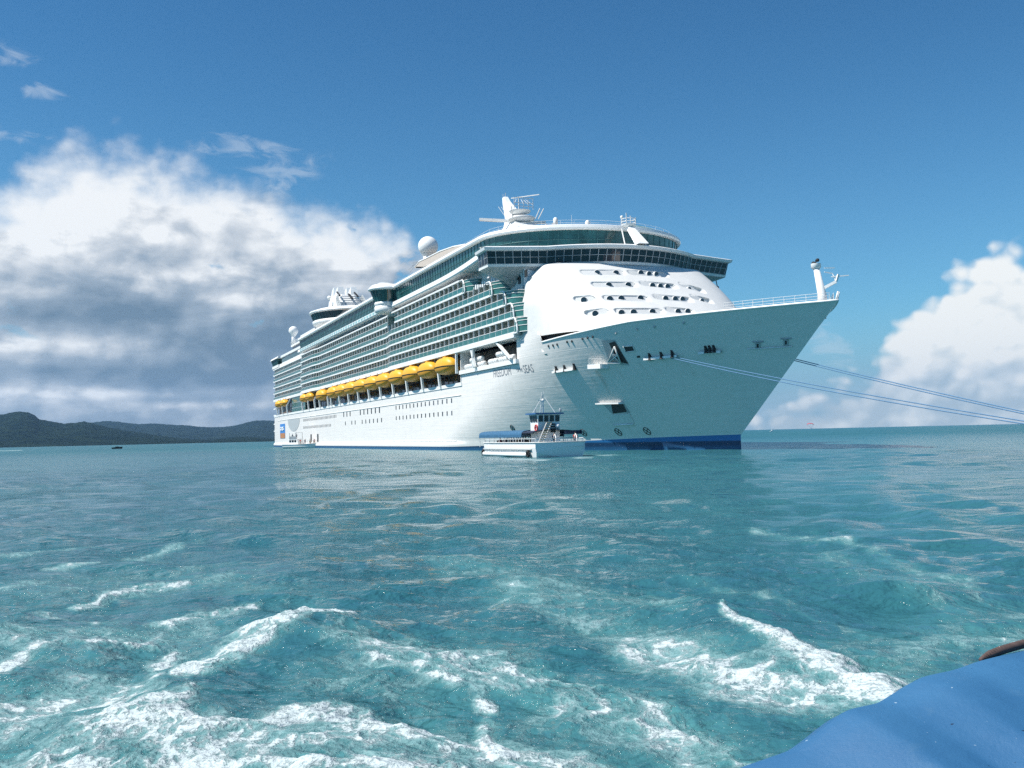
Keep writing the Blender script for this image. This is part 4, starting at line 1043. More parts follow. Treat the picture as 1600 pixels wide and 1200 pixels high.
# --- oval lounge on the top aft and the funnel
def oval(mb, prof, c, n=56, m=0, ex=1.0, ey=1.0): mb.lathe(prof, c, n, m, True, ex, ey)
vc = (251, 0, 0)
b = MB(); oval(b, [(11, 38.2), (12.5, 41.0), (15.0, 42.4), (16.6, 43.2), (16.8, 44.2), (16.6, 44.4)], vc, ey=1.0); lo = part(b, 'oval_lounge', WHITE)
b = MB(); oval(b, [(16.4, 44.4), (17.3, 46.9)], vc); part(b, 'lounge_windows', DGLASS, lo)
b = MB(); oval(b, [(17.4, 46.8), (18.0, 47.1), (17.8, 47.6), (15, 48.5), (9, 48.9)], vc); part(b, 'lounge_roof', WHITE, lo)
b = MB()
for k in range(64):
    t = 2 * math.pi * k / 64; c_, s_ = math.cos(t), math.sin(t); b.bar((vc[0] + 16.45 * c_, 16.45 * s_, 44.4), (vc[0] + 17.35 * c_, 17.35 * s_, 46.9), .14)
part(b, 'lounge_mullions', TGLASS, lo)
b = MB(); b.bar((236, 14, 38.2), (240, 11.5, 43), .8); b.bar((262, 14, 38.2), (258, 12, 43), .8); part(b, 'lounge_strut', WHITE, lo)
# funnel: raked body of white fins with an open lattice forward
fc = 272.0
def fsec(z, a0, a1, w): return [(a0, -w * .55, z), (a0, w * .55, z), (a0 + 2, w, z), (a1 - 2, w, z), (a1, w * .6, z), (a1, -w * .6, z), (a1 - 2, -w, z), (a0 + 2, -w, z)]
b = MB(); b.loft([fsec(47.5, 262, 284, 5.8), fsec(52, 266, 284.5, 5.2), fsec(57.0, 270.5, 285, 4.4)], 0); fn = part(b, 'funnel', WHITE)
b = MB()
for a0, zt, tp in ((270.5, 60.2, 1.2), (278.0, 61.0, 1.4)):
    for w in (-2.6, 2.4): b.loft([[(a0, w - 1.6, 56.5), (a0, w + 1.6, 56.5), (a0 + 5, w + 1.6, 56.5), (a0 + 5, w - 1.6, 56.5)], [(a0 + 1.4, w - 1.0, zt), (a0 + 1.4, w + 1.0, zt), (a0 + 4.6, w + 1.0, zt - .8), (a0 + 4.6, w - 1.0, zt - .8)]], 0)
part(b, 'funnel_stack', WHITE, fn)
b = MB()
for a0, a1 in ((272.2, 273.2), (285.1, 285.9)): b.grid([[(a0, 5.85 - .0, 48.5), (a1, 5.85, 48.5)], [(a0 + 1.5, 4.95, 54.6), (a1 + 1.2, 4.95, 54.6)]], 0, False)
part(b, 'funnel_slot', DARK, fn)
b = MB()
for k in range(9): b.bar((255 + k * .9, 5.6 - .0 * k, 48.3 + k * .1), (266.5 + k * .5, 4.6, 56.6 - k * .15), .22)
for k in range(9): b.bar((255 + k * .9, -5.6, 48.3 + k * .1), (266.5 + k * .5, -4.6, 56.6 - k * .15), .22)
for k in range(8): b.bar((256 + k * 1.6, -5.4, 48.9 + k), (256 + k * 1.6, 5.4, 48.9 + k), .25)
part(b, 'funnel_lattice', GREYW, fn)
b = MB(); b.bar((264, 4.4, 55.5), (270, 4.2, 57.8), .5); b.bar((264, -2.4, 55.5), (270, -2.4, 57.8), .5); b.bar((263, 0, 54.5), (269, 0, 57.0), .6); part(b, 'funnel_pipe', BLACK, fn)
b = MB(); b.sphere((282, 4.6, 57.2), .9, 0); part(b, 'funnel_dome', WHITE2, fn)
# --- aft decks
b = MB(); b.box(258.5, 318, -17.2, 17.2, 34.5, 35.0, 0); b.box(258.5, 318, -17.8, 17.8, 36.7, 37.6, 0); ad = part(b, 'aft_deck', WHITE)
b = MB(); b.box(266, 317.5, -17.4, 17.4, 35.0, 36.7, 0); part(b, 'aft_windows', TGLASS, ad)
b = MB(); b.box(258.7, 265.8, 16.9, 17.6, 35.0, 38.4, 0); part(b, 'pale_screen', LGLASS, ad)
b = MB(); b.box(262, 309, -15, 15, 37.6, 38.6, 0); b.box(264, 308, -15.2, 15.2, 40.4, 41.0, 0); up_ = part(b, 'upper_house', WHITE)
b = MB(); b.box(265, 307, -14.7, 14.7, 38.6, 40.4, 0); part(b, 'house_windows', DGLASS, up_)
b = MB()
for k in range(26): b.bar((263 + k * 1.8, 15.2, 41), (263 + k * 1.8, 15.2, 42.2), .08)
b.bar((263, 15.2, 42.2), (308, 15.2, 42.2), .09); b.bar((263, 15.2, 41.6), (308, 15.2, 41.6), .06); part(b, 'house_railing', WHITE2, up_)
b = MB(); b.box(262, 292, -13.6, 14.2, 41.0, 43.4, 0); part(b, 'screen_house', WHITE2, up_)
b = MB(); b.box(322, 338.6, -18.2, 18.2, 33.4, 34.4, 0); b.loft([[(319.5, -19.0, 36.9), (319.5, 19.0, 36.9), (340, 19.0, 36.9), (340, -19, 36.9)], [(319.5, -18.4, 37.7), (319.5, 18.4, 37.7), (339, 18.4, 37.7), (339, -18.4, 37.7)]], 0); sg_ = part(b, 'stern_gallery', WHITE)
b = MB(); b.loft([[(324, -17.9, 34.4), (324, 17.9, 34.4), (338.3, 17.9, 34.4), (338.3, -17.9, 34.4)], [(324, -18.5, 36.9), (324, 18.5, 36.9), (339.6, 18.5, 36.9), (339.6, -18.5, 36.9)]], 0, caps=False); part(b, 'gallery_windows', TGLASS, sg_)
# stern: stacked rounded platforms at the transom
b = MB()
for z in (6.5, 9.5, 13.2, 16.0, 19.6, 22.4, 25.1, 27.8, 30.5): b.box(334, 340.0, -17.6, 17.6, z, z + .5)
part(b, 'stern_platforms', WHITE)

# --- masts, domes and small gear on top
def dome(name, a, bb, z, r, zb, parent=None, rp=.35):
    b = MB(); b.tube([(a, bb, zb), (a, bb, z - r * .6)], [rp * 1.3, rp], 0, 10); b.lathe([(r * .45, z - r * 1.15), (r * .7, z - r * .75)], (a, bb, 0), 18, 0); pd = part(b, name + '_pedestal', WHITE, parent)
    b = MB(); b.sphere((a, bb, z), r, 0, 28, 18); part(b, name, WHITE, pd)
def at_centre(x, y, bv=0.0): q = on_b(x, y, bv); return q[0], q[1], q[2]
a, _, z = at_centre(669, 385, 8.0); dome('radome', a, 8.0, z, 2.55, 39.2, rp=1.3)
a, _, z = at_centre(458.5, 517, 14.0); dome('radome', a, 14.0, z, 1.9, 41.0, rp=.7)
for x, y, by in ((868, 345.5, 2.0), (918, 350, -3.0)):
    a, _, z = at_centre(x, y, by); b = MB(); b.lathe([(.35, -.75), (.46, -.5), (.46, .4), (.25, .68), (.05, .75)], (a, by, z), 14, 0); b.tube([(a, by, 38.3), (a, by, z - .7)], .16, 0, 8); part(b, 'satellite_dome', WHITE)
# beige curved canopy beside the big dome
L0 = [on_b(x, y, 13.0) for x, y in ((648, 419), (655, 410), (668, 404), (688, 394), (708, 387), (727, 383.5))]; L1 = [on_b(x, y, 16.0) for x, y in ((648, 419), (662, 419), (678, 414), (697, 404), (716, 396), (734, 388))]
b = MB(); b.grid([L0, [(u + v) / 2 + np.array([0, 0, .12]) for u, v in zip(L0, L1)], L1], 0, True); b.grid([[u + np.array([0, -.4, .35]) for u in L0], [u + np.array([0, 0, .35]) for u in L1]], 0, True); cn = part(b, 'deck_canopy', SAND)
b = MB(); b.tube([u + np.array([0, 0, .2]) for u in L0], .18, 0, 6); part(b, 'canopy_edge', WHITE, cn)
b = MB()
for u in L1[1::2]: b.tube([u, (u[0], u[1], 38.4)], .16, 0, 6)
part(b, 'canopy_post', WHITE2, cn)
b = MB()
for dx, dz in ((2.0, 1.6), (3.4, .5), (2.6, -.4), (1.6, .9)): b.bar(L0[0] + np.array([-3, 0, 1.2]), L0[0] + np.array([dx * 1.6, 0, dz]), .07)
part(b, 'canopy_spars', STEEL, cn)
# main mast
ma, _, mz = at_centre(812, 366, 0.0)
b = MB()
def msec(z, a0, a1, w): return [(a0, -w, z), (a0, w, z), (a1, w, z), (a1, -w, z)]
b.loft([msec(38.3, ma - 8, ma + 6, 4.5), msec(mz + .3, ma - 6, ma + 5, 3.0), msec(mz + 2.4, ma - 2, ma + 4.6, 1.9), msec(mz + 4.4, ma + 1.0, ma + 5.4, 1.2), msec(mz + 8.6, ma + 6.2, ma + 8.2, .6), msec(mz + 10.0, ma + 7.4, ma + 8.8, .42)], 0); mm = part(b, 'main_mast', WHITE)
b = MB(); b.lathe([(1.2, 0), (2.7, .5), (3.0, 1.0), (2.8, 1.2)], (ma - 1.2, 0, mz + 2.2), 20, 0); b.lathe([(.9, 0), (2.2, .4), (2.4, .8)], (ma - .4, 0, mz + 4.2), 20, 0); part(b, 'mast_platform', WHITE, mm)
b = MB(); b.bar((ma + 1, 2.0, mz + 3.0), (ma + 3.5, 8.0, mz + 3.5), .8, .55); b.bar((ma + 1, -2.0, mz + 3.0), (ma + 2.0, -7.0, mz + 3.4), .8, .55); part(b, 'mast_yard', WHITE, mm)
b = MB()
for dy in (-2.2, -1.1, 0, 1.1, 2.2): b.bar((ma - 2.6, dy, mz + 5.0), (ma - 2.6, dy, mz + 7.4), .10); b.bar((ma - 2.6, dy, mz + 6.0), (ma - 1.2, dy * .5, mz + 7.4), .08)
for h in (5.6, 6.3, 7.4): b.bar((ma - 2.6, -2.3, mz + h), (ma - 2.6, 2.3, mz + h), .10)
for dy in (-3.2, -2.5, 2.8): b.bar((ma - 3.0, dy, mz + 2.9), (ma - 4.2, dy * 1.25, mz + 5.0), .14)
b.bar((ma - 3.4, -3.4, mz + 8.2), (ma + 1.5, 1.2, mz + 8.2), .18); b.bar((ma - .3, .2, mz + 5.2), (ma - .3, .2, mz + 8.2), .16)
for dy in (1.8, 2.5): b.bar((ma + 2.6, dy, mz + 4.6), (ma + 3.4, dy + 1.0, mz + 6.6), .10)
b.bar((ma + 7.8, 0, mz + 9.9), (ma + 7.8, 0, mz + 11.0), .10); b.bar((ma + 8.5, .3, mz + 9.6), (ma + 8.5, .3, mz + 10.8), .08); part(b, 'mast_rails', WHITE2, mm)
b = MB()
for x, y, h in ((847, 369, 2.0), (852, 368.5, 2.2), (862, 366, 2.0)):
    a, _, z = at_centre(x, y, 5.0); b.bar((a, 5, 38.2), (a - .6, 5, z + h), .2)
for x in (852, 876, 894): a, _, z = at_centre(x, 372, 8.0); b.bar((a, 8, 38.2), (a, 8, 40.9), .05)
part(b, 'deck_antenna', WHITE2)
# fore mast on the bridge roof: leaning A-frame leg with a light cage
q0 = at_centre(1005, 385, -1.0); q1 = at_centre(984, 354, -1.0); zb = 34.6; q0 = (q0[0], -1.0, zb)
b = MB(); b.loft([[(q0[0] - .7, -1.7, zb), (q0[0] + .8, -1.7, zb), (q0[0] + .8, 0.1, zb), (q0[0] - .7, 0.1, zb)], [(q1[0] - .5, -1.4, q1[2]), (q1[0] + .5, -1.4, q1[2]), (q1[0] + .5, -.4, q1[2]), (q1[0] - .5, -.4, q1[2])]], 0); b.lathe([(.4, 0), (1.2, .25), (1.25, .6)], (q1[0] + .2, -.9, q1[2] - .2), 14, 0); fm_ = part(b, 'fore_mast', WHITE)
b = MB()
for dx, dy in ((-.9, -.9), (-.9, .9), (.9, .9), (.9, -.9)): b.bar((q1[0] + dx + .2, dy - .9, q1[2] + .3), (q1[0] + dx + .2, dy - .9, q1[2] + (1.5 if dx * dy > 0 else 2.2)), .12)
for h in (.8, 1.3): b.tube([(q1[0] + .2 + 1.25 * math.cos(t), -.9 + 1.25 * math.sin(t), q1[2] + h) for t in np.linspace(0, 2 * math.pi, 13)], .07, 0, 5)
b.bar((q0[0] + 2.6, 1.0, zb), (q1[0] + .8, .2, q1[2] - .3), .16); b.sphere((q1[0] + .6, .2, q1[2] + 1.7), .3, 0, 8, 6); part(b, 'mast_cage', WHITE2, fm_)
# bow mast with yard arm, bow rails, deck gear
q = at_centre(1285, 466, 0.0); ba = q[0]
b = MB(); t_ = at_centre(1275, 417, 0.0)
b.tube([(ba, 0, 16.9), (ba, 0, q[2] + .3), (t_[0], 0, t_[2])], [.62, .55, .36], 0, 12); b.lathe([(.4, 0), (.62, .2), (.62, .7)], (t_[0], 0, t_[2] - .3), 12, 0); bm_ = part(b, 'bow_mast', WHITE)
b = MB(); b.sphere((t_[0] + .1, .3, t_[2] + .45), .26, 0, 8, 6); b.sphere((t_[0] - .1, -.2, t_[2] + .85), .24, 0, 8, 6); b.bar((t_[0], 0, t_[2]), (t_[0], 0, t_[2] + .9), .1); part(b, 'mast_light', BLACK, bm_)
b = MB(); z0 = q[2] + .9
b.bar((ba + .0, -.3, z0 + .4), (ba - 1.0, -1.4, z0 + 1.1), .35); b.bar((ba - 1.0, -1.4, z0 + 1.1), (ba - 1.2, -1.6, z0 + 2.0), .22); b.bar((ba - .6, -1.0, z0 + 1.75), (ba - 1.6, -2.9, z0 + 1.85), .12)
b.bar((ba - .2, -.3, z0 + 2.9), (ba - .6, -1.6, z0 + 2.9), .10); b.bar((ba - .2, -.3, z0 + 2.4), (ba - .5, -1.3, z0 + 2.2), .10); b.bar((ba - .5, -1.3, z0 + 2.2), (ba - .9, -1.4, z0 + 1.2), .08); part(b, 'mast_bracket', WHITE, bm_)
b = MB()
for sg in (1, -1):
    P = [(a, sg * max(.15, float(halfb(a, 18.2)) - .4), float(ztop(a))) for a in (np.linspace(1.2, 33, 24) if sg < 0 else np.linspace(1.2, 12.6, 11))]
    for x, y, z in P: b.bar((x, y, z - .2), (x, y, z + 1.1), .05)
    for h in (.4, .75, 1.1): b.tube([(x, y, z + h) for x, y, z in P], .026, 0, 4)
part(b, 'bow_railing', WHITE)
b = MB(); b.tube([(ba - 1.6, -.6, 18.2), (ba - 2.0, -.8, 19.6)], .12, 0, 6); b.tube([(ba - 1.2, -1.1, 18.2), (ba - 1.6, -1.3, 19.6)], .12, 0, 6); part(b, 'jack_staff', WHITE)
b = MB(); b.box(17, 25, -12.2, -11.8, 18.35, 18.75); part(b, 'deck_beam', [mat('rust_red_paint', (.42, .13, .08), .6)])
b = MB()
for k, (x, y) in enumerate(((22, -9), (24, -6), (26, -8), (27.5, -10), (23, 6), (26, 9), (12, 4), (10, -4))): b.lathe([(.5, 0), (.4, .5), (.4, 1.2), (.6, 1.4)], (x, y, 16.9), 10, 0)
part(b, 'mooring_bollards', WHITE2)

# ------------------------------------------------------------------ lifeboats hanging along the side: each a thing of its own
def ship_place(o, a, bb, z, rz=0.0): o.location = tuple(to_world(a, bb, z)); o.rotation_euler = (0, 0, SHIP_RZ + rz)
def lb_section(u, up):
    w = 2.15 * (1 - abs(u) ** 3.4) ** .55 + .02
    return w, (1.55 + 1.95 * (1 - abs(u) ** 4.0) ** .6 if up else 1.55 - 1.55 * (1 - abs(u) ** 2.8) ** .7)
lb = empty('lifeboat')
us = np.sin(np.linspace(-math.pi / 2, math.pi / 2, 26)) * .999
b = MB(); b.grid([[(5.9 * u, lb_section(u, 0)[0] * math.copysign(abs(math.cos(t)) ** .75, math.cos(t)), 1.55 - (1.55 - lb_section(u, 0)[1]) * abs(math.sin(t)) ** .8) for t in np.linspace(0, math.pi, 15)] for u in us], 0, True); b.build('hull', YELLOWD, lb)
b = MB(); b.grid([[(5.9 * u, lb_section(u, 1)[0] * .97 * math.copysign(abs(math.cos(t)) ** .62, math.cos(t)), 1.6 + (lb_section(u, 1)[1] - 1.55) * abs(math.sin(t)) ** .85) for t in np.linspace(0, math.pi, 15)] for u in us], 0, True, flip=True); cpy = b.build('canopy', YELLOW, lb)
b = MB(); b.box(-1.1, 1.1, -.8, .8, 3.35, 3.75); b.build('helm_cover', YELLOW, cpy)
b = MB(); b.tube([(5.9 * u, lb_section(u, 1)[0] + .04, 1.58) for u in us] + [(5.9 * u, -lb_section(u, 1)[0] - .04, 1.58) for u in us[::-1]] + [(5.9 * us[0], lb_section(us[0], 1)[0] + .04, 1.58)], .09, 0, 6); b.build('rub_strip', BLACK, lb)
b = MB()
for x in (-4.4, 4.4): b.bar((x, 0, 3.2), (x, 0, 4.3), .14)
b.build('hoisting_hook', STEEL, lb)
order = ['first lifeboat from the bow, longest looking of the yellow row', 'second lifeboat from the bow in the yellow row', 'third lifeboat from the bow in the yellow row', 'fourth lifeboat from the bow in the yellow row', 'fifth lifeboat from the bow in the yellow row',
         'sixth lifeboat from the bow in the yellow row', 'seventh lifeboat from the bow in the yellow row', 'eighth lifeboat from the bow in the yellow row', 'ninth lifeboat from the bow in the yellow row', 'tenth lifeboat from the bow, last of the close yellow row',
         'yellow lifeboat hanging alone between the long row and the green glazing', 'small yellow lifeboat of the middle pair, nearer the bow', 'small yellow lifeboat of the middle pair, beside the green glazing', 'small yellow lifeboat of the stern pair, beside the green glazing', 'small yellow lifeboat nearest the stern of the ship']
for i, a in enumerate(BOATS):
    o = lb if i == 0 else copy_tree(lb); tag(o, order[i], 'lifeboat', 'yellow lifeboats along the ship side')
    s = 1.0 if i < 11 else .8; o.scale = (s * .82, s * .95, s * .97); ship_place(o, a, 19.9, 15.15 if i < 11 else 15.9)
# ------------------------------------------------------------------ life raft canisters on the forward platform
rf = empty('life_raft')
b = MB(); b.tube([(-.95, 0, .5), (-.9, 0, .5), (-.75, 0, .5), (.75, 0, .5), (.9, 0, .5), (.95, 0, .5)], [.25, .40, .5, .5, .40, .25], 0, 14); b.build('canister', WHITE, rf)
b = MB()
for x in (-.45, .45): b.tube([(x - .06, 0, .5), (x + .06, 0, .5)], [.52, .52], 0, 14)
b.build('strap', GREYW, rf)
RA = [(82.6, 0, 'small pair at the aft end'), (80.6, 0, 0), (78.4, 0, 0), (76.2, 0, 0), (74.0, 0, 0), (79.5, 1, 0), (77.4, 1, 0), (75.2, 1, 0), (69.6, 0, 0), (67.4, 0, 0), (64.6, 0, 0), (62.5, 0, 0), (65.6, 1, 0), (63.4, 1, 0), (59.6, 0, 0)]
txt = {82.6: 'lone white raft canister at the aft end of the raft platform', 59.6: 'lone white raft canister at the bow end of the raft platform beside the slanted strut', 69.6: 'white raft canister just forward of the platform post', 67.4: 'white raft canister between the platform post and the stacked forward group'}
fore, aft = [r for r in RA if r[0] < 66], [r for r in RA if r[0] > 73]
for i, (a, lv, _) in enumerate(RA):
    o = rf if i == 0 else copy_tree(rf)
    if a in txt: t_ = txt[a]
    else:
        grp = 'aft' if a > 70 else 'forward'; row = sorted([r[0] for r in RA if r[1] == lv and (r[0] > 70) == (a > 70) and r[0] not in txt]); k = row.index(a)
        pos = ['first', 'second', 'third', 'fourth', 'fifth'][k]
        t_ = 'white raft canister, %s from the bow in the %s layer of the %s stack' % (pos, 'upper' if lv else 'lower', grp)
    tag(o, t_, 'life raft', 'life raft canisters on the raft platform'); ship_place(o, a, 19.05, 15.52 + lv * 1.02)

# ------------------------------------------------------------------ people
def skin_mesh(verts, edges, radii, name, m, sub=1):
    me = bpy.data.meshes.new(name); me.from_pydata(verts, edges, []); o = bpy.data.objects.new(name, me); COL.objects.link(o)
    md = o.modifiers.new('skin', 'SKIN'); me.skin_vertices or None
    import bmesh
    bm = bmesh.new(); bm.from_mesh(me); ly = bm.verts.layers.skin.verify(); bm.verts.ensure_lookup_table()
    for v, r in zip(bm.verts, radii): v[ly].radius = (r, r) if not isinstance(r, tuple) else r
    bm.verts[0][ly].use_root = True; bm.to_mesh(me); bm.free()
    sb = o.modifiers.new('sub', 'SUBSURF'); sb.levels = sub; sb.render_levels = sub
    bpy.context.view_layer.update(); e = bpy.data.meshes.new_from_object(o.evaluated_get(bpy.context.evaluated_depsgraph_get()))
    bpy.data.objects.remove(o); e.name = name
    e.materials.clear(); e.materials.append(m); e.polygons.foreach_set('use_smooth', [True] * len(e.polygons)); return e
def person_meshes(sit):
    if sit: hipz, kz, kx, fz, fx = .52, .50, .42, .05, .46
    else: hipz, kz, kx, fz, fx = .92, .48, .02, .06, .0
    V = [(0, 0, hipz), (0, 0, hipz + .22), (0, 0, hipz + .44), (0, 0, hipz + .55), (.01, 0, hipz + .64), (.02, 0, hipz + .78)]; E_ = [(0, 1), (1, 2), (2, 3), (3, 4), (4, 5)]; r = [.13, .12, .145, .07, .085, .075]
    for s in (1, -1):
        n = len(V); V += [(.0, .10 * s, hipz - .03), (kx, .11 * s, kz), (fx, .11 * s, fz + .04), (fx + .16, .12 * s, fz)]; E_ += [(0, n), (n, n + 1), (n + 1, n + 2), (n + 2, n + 3)]; r += [.095, .065, .045, .04]
        n = len(V); hx_ = .22 if sit else .06
        V += [(0, .20 * s, hipz + .46), (.0, .25 * s, hipz + .18), (hx_, .22 * s, hipz - .02), (hx_ + .08, .21 * s, hipz - .08)]; E_ += [(2, n), (n, n + 1), (n + 1, n + 2), (n + 2, n + 3)]; r += [.065, .045, .036, .035]
    body = skin_mesh(V, E_, r, 'person', SKIN)
    VS = [(0, 0, hipz + .02), (0, 0, hipz + .22), (0, 0, hipz + .46)]; ES = [(0, 1), (1, 2)]; rs_ = [.150, .140, .155]
    for s in (1, -1): n = len(VS); VS += [(0, .21 * s, hipz + .465), (0, .25 * s, hipz + .24)]; ES += [(2, n), (n, n + 1)]; rs_ += [.080, .062]
    shirt = skin_mesh(VS, ES, rs_, 'shirt', CLOTHS[0])
    VT = [(0, 0, hipz + .03)]; ET = []; rt = [.150]
    for s in (1, -1):
        n = len(VT); VT += [(.0, .10 * s, hipz - .05), (kx * .8, .11 * s, hipz + (kz - hipz) * .8)]; ET += [(0, n), (n, n + 1)]; rt += [.112, .085]
    tro = skin_mesh(VT, ET, rt, 'trousers', TROUS[0])
    h = MB(); c = (.0, 0, hipz + .755)
    h.grid([[(c[0] - .012 + .103 * math.sin(p_) * math.cos(t), c[1] + .092 * math.sin(p_) * math.sin(t), c[2] + .118 * math.cos(p_)) for t in np.linspace(0, 2 * math.pi, 13)] for p_ in np.linspace(.01, 1.5, 6)], 0, True)
    ho = h.build('hair', HAIR); hm = ho.data; bpy.data.objects.remove(ho)
    return body, shirt, tro, hm
PM = {True: person_meshes(True), False: person_meshes(False)}
def person(loc, rz, sit, shirt, tr, label, group):
    body, sh_, tro, hr = PM[sit]; o = bpy.data.objects.new('person', body); COL.objects.link(o); o.location = loc; o.rotation_euler = (0, 0, rz); tag(o, label, 'person', group)
    for nm, me, mt in (('shirt', sh_, CLOTHS[shirt]), ('trousers', tro, TROUS[tr]), ('hair', hr, HAIR)):
        c = bpy.data.objects.new(nm, me); COL.objects.link(c); c.parent = o
        if nm != 'hair': c.material_slots[0].link = 'OBJECT'; c.material_slots[0].material = mt
    return o

# ------------------------------------------------------------------ harbour ferry; local x away from us along the hull, y to its lit side
FA = R(22); fx = np.array([-math.sin(FA), math.cos(FA), 0]); fy = np.array([-math.cos(FA), -math.sin(FA), 0])
fo_ = sea_at(837, 715.0) - fy * 3.3; FRZ = math.atan2(fx[1], fx[0])
ferry = empty('harbour_ferry', tuple(fo_), FRZ); tag(ferry, 'white passenger ferry with blue canopy and tall wheelhouse in front of the big ship', 'ferry')
def fw_(x, y, z): return tuple(fo_ + fx * x + fy * y + np.array([0, 0, z]))
FL = 21.8
def fsec_(x):
    t = x / FL; w = 3.3 * (1 - max(0, (t - .72) / .28) ** 2.2 * .55); return w
b = MB(); A = []
for x in np.linspace(0, FL, 24):
    w = fsec_(x); fl = 0.25 if x > .3 else 0; e = .35 * max(0, 1 - x / 1.2)
    A.append([(x + e, w - .45, -.5), (x + e * .8, w - .22, .05), (x, w - .12, .55), (x, w, 1.15), (x, w, 1.75), (x, w - .12, 1.75), (x, w - .12, 1.2), (x, -w + .12, 1.2), (x, -w + .12, 1.75), (x, -w, 1.75), (x, -w, 1.15), (x, -w + .12, .55), (x + e * .8, -w + .22, .05), (x + e, -w + .45, -.5)])
b.grid(A, 0, False, flip=True)
for k, fl in ((0, 0), (-1, 1)):
    q = A[k]; f = [q[0], q[1], q[2], q[3], q[4], q[9], q[10], q[11], q[12], q[13]]; b.raw(f, [tuple(range(10)) if not fl else tuple(range(9, -1, -1))], 0)
recalc(b.build('hull', WHITE, ferry))
b = MB(); P = [(x, fsec_(x) + .06, 1.78) for x in np.linspace(0, FL, 14)]
b.tube(P, .07, 0, 6); b.tube([(x, -y, z) for x, y, z in P], .07, 0, 6); b.tube([(0, 3.35, 1.78), (0, -3.35, 1.78)], .07, 0, 6); b.build('gunwale', WHITE2, ferry)
b = MB(); b.tube([(x, fsec_(x) + .05, .95) for x in np.linspace(1.2, FL - 1, 12)], .10, 0, 6); b.build('rub_rail', GREYW, ferry)
b = MB(); b.tube([(x, fsec_(x) + .02, .30) for x in np.linspace(2.6, FL - 1.5, 12)], .26, 0, 10); b.build('side_sponson', WHITE, ferry)
b = MB()
for x in np.linspace(.2, FL - .5, 13):
    for s in (1, -1): b.bar((x, s * (fsec_(x) - .08), 1.75), (x, s * (fsec_(x) - .08), 2.25), .05)
for y in np.linspace(-3.0, 3.0, 7): b.bar((.1, y, 1.75), (.1, y, 2.2), .05)
for s in (1, -1): b.tube([(x, s * (fsec_(x) - .08), 2.25) for x in np.linspace(.2, FL - .5, 13)], .035, 0, 5)
b.bar((.1, -3.2, 2.2), (.1, 3.2, 2.2), .06); b.bar((.1, -3.2, 1.98), (.1, 3.2, 1.98), .05); b.build('deck_rail', WHITE, ferry)
b = MB(); b.grid([[(x, 2.95 * math.copysign(abs(math.cos(t)) ** .5, math.cos(t)), 2.75 + .62 * abs(math.sin(t)) ** .6) for t in np.linspace(0, math.pi, 13)] for x in np.linspace(5.2, FL - 1.2, 11)], 0, True, flip=True)
b.grid([[(x, 2.9 * math.copysign(abs(math.cos(t)) ** .5, math.cos(t)), 2.7 + .6 * abs(math.sin(t)) ** .6) for t in np.linspace(0, math.pi, 13)] for x in np.linspace(5.2, FL - 1.2, 11)], 0, True)
b.box(5.2, FL - 1.2, 2.86, 2.96, 2.45, 2.78); b.box(5.2, FL - 1.2, -2.96, -2.86, 2.45, 2.78)
cnp = b.build('canopy', CANVAS, ferry)
b = MB()
for x in np.linspace(5.3, FL - 1.3, 9):
    for s in (1, -1): b.bar((x, s * 2.88, 1.2), (x, s * 2.88, 2.8), .07)
b.build('canopy_post', WHITE, ferry)
b = MB(); b.grid([[(x, 2.95 * math.cos(t), 3.0 + .32 * math.sin(t)) for t in np.linspace(0, math.pi, 9)] for x in (1.6, 3.0, 5.15)], 0, True); b.grid([[(x, 2.95 * math.cos(t), 2.92 + .32 * math.sin(t)) for t in np.linspace(0, math.pi, 9)] for x in (1.6, 3.0, 5.15)], 0, True, flip=True)
b.box(1.5, 2.0, -3.6, -1.4, 2.72, 3.2); b.box(1.5, 4.5, -3.7, -3.3, 2.75, 3.15); b.build('awning', NAVY, ferry)
# wheelhouse with windows, roof, ladder, mast
b = MB(); b.loft([[(2.6, -1.15, 1.2), (2.6, 1.75, 1.2), (5.0, 1.75, 1.2), (5.0, -1.15, 1.2)], [(2.6, -1.15, 4.25), (2.6, 1.75, 4.25), (5.0, 1.75, 4.25), (5.0, -1.15, 4.25)], [(2.5, -1.3, 5.25), (2.5, 1.9, 5.25), (5.1, 1.9, 5.25), (5.1, -1.3, 5.25)]], 0); wh = b.build('wheelhouse', WHITE, ferry)
b = MB(); b.box(2.2, 5.4, -1.6, 2.25, 5.25, 5.42); b.build('wheelhouse_roof', mat('blue_roof_paint', (.04, .13, .30), .5), wh)
b = MB()
for k in range(4): y0 = -1.1 + k * .74; b.obox((2.53, y0 + .27, 4.72), (.03, 0, .0), (0, .28, 0), (-.04, 0, .38))
for k in range(3): x0 = 2.75 + k * .76; b.obox((x0 + .28, 1.86, 4.72), (.28, 0, 0), (0, .03, 0), (0, .05, .38))
b.build('wheelhouse_window', DGLASS, wh)
b = MB()
for z in (3.1, 3.4, 3.7, 4.0): b.box(2.52, 2.58, -.55, .1, z - .09, z + .09)
b.build('louvre', DARK, wh)
b = MB(); b.sphere((2.35, -.75, 3.75), .32, 0, 12, 8); b.build('searchlight', WHITE, wh)
b = MB()
for y in (.1, .75): b.bar((.2, y + 2.1, 1.7), (2.3, y - .1, 4.35), .10)
l0 = b.build('ladder', STEEL, ferry); b = MB()
for k in range(9): f = (k + .5) / 9; x = .2 + 2.1 * f; y = .42 + 2.1 - 2.2 * f; b.box(x - .13, x + .13, y - .3, y + .3, 1.7 + 2.65 * f - .03, 1.7 + 2.65 * f + .03)
b.build('tread', mat('yellow_tread', (.45, .33, .10), .6), l0)
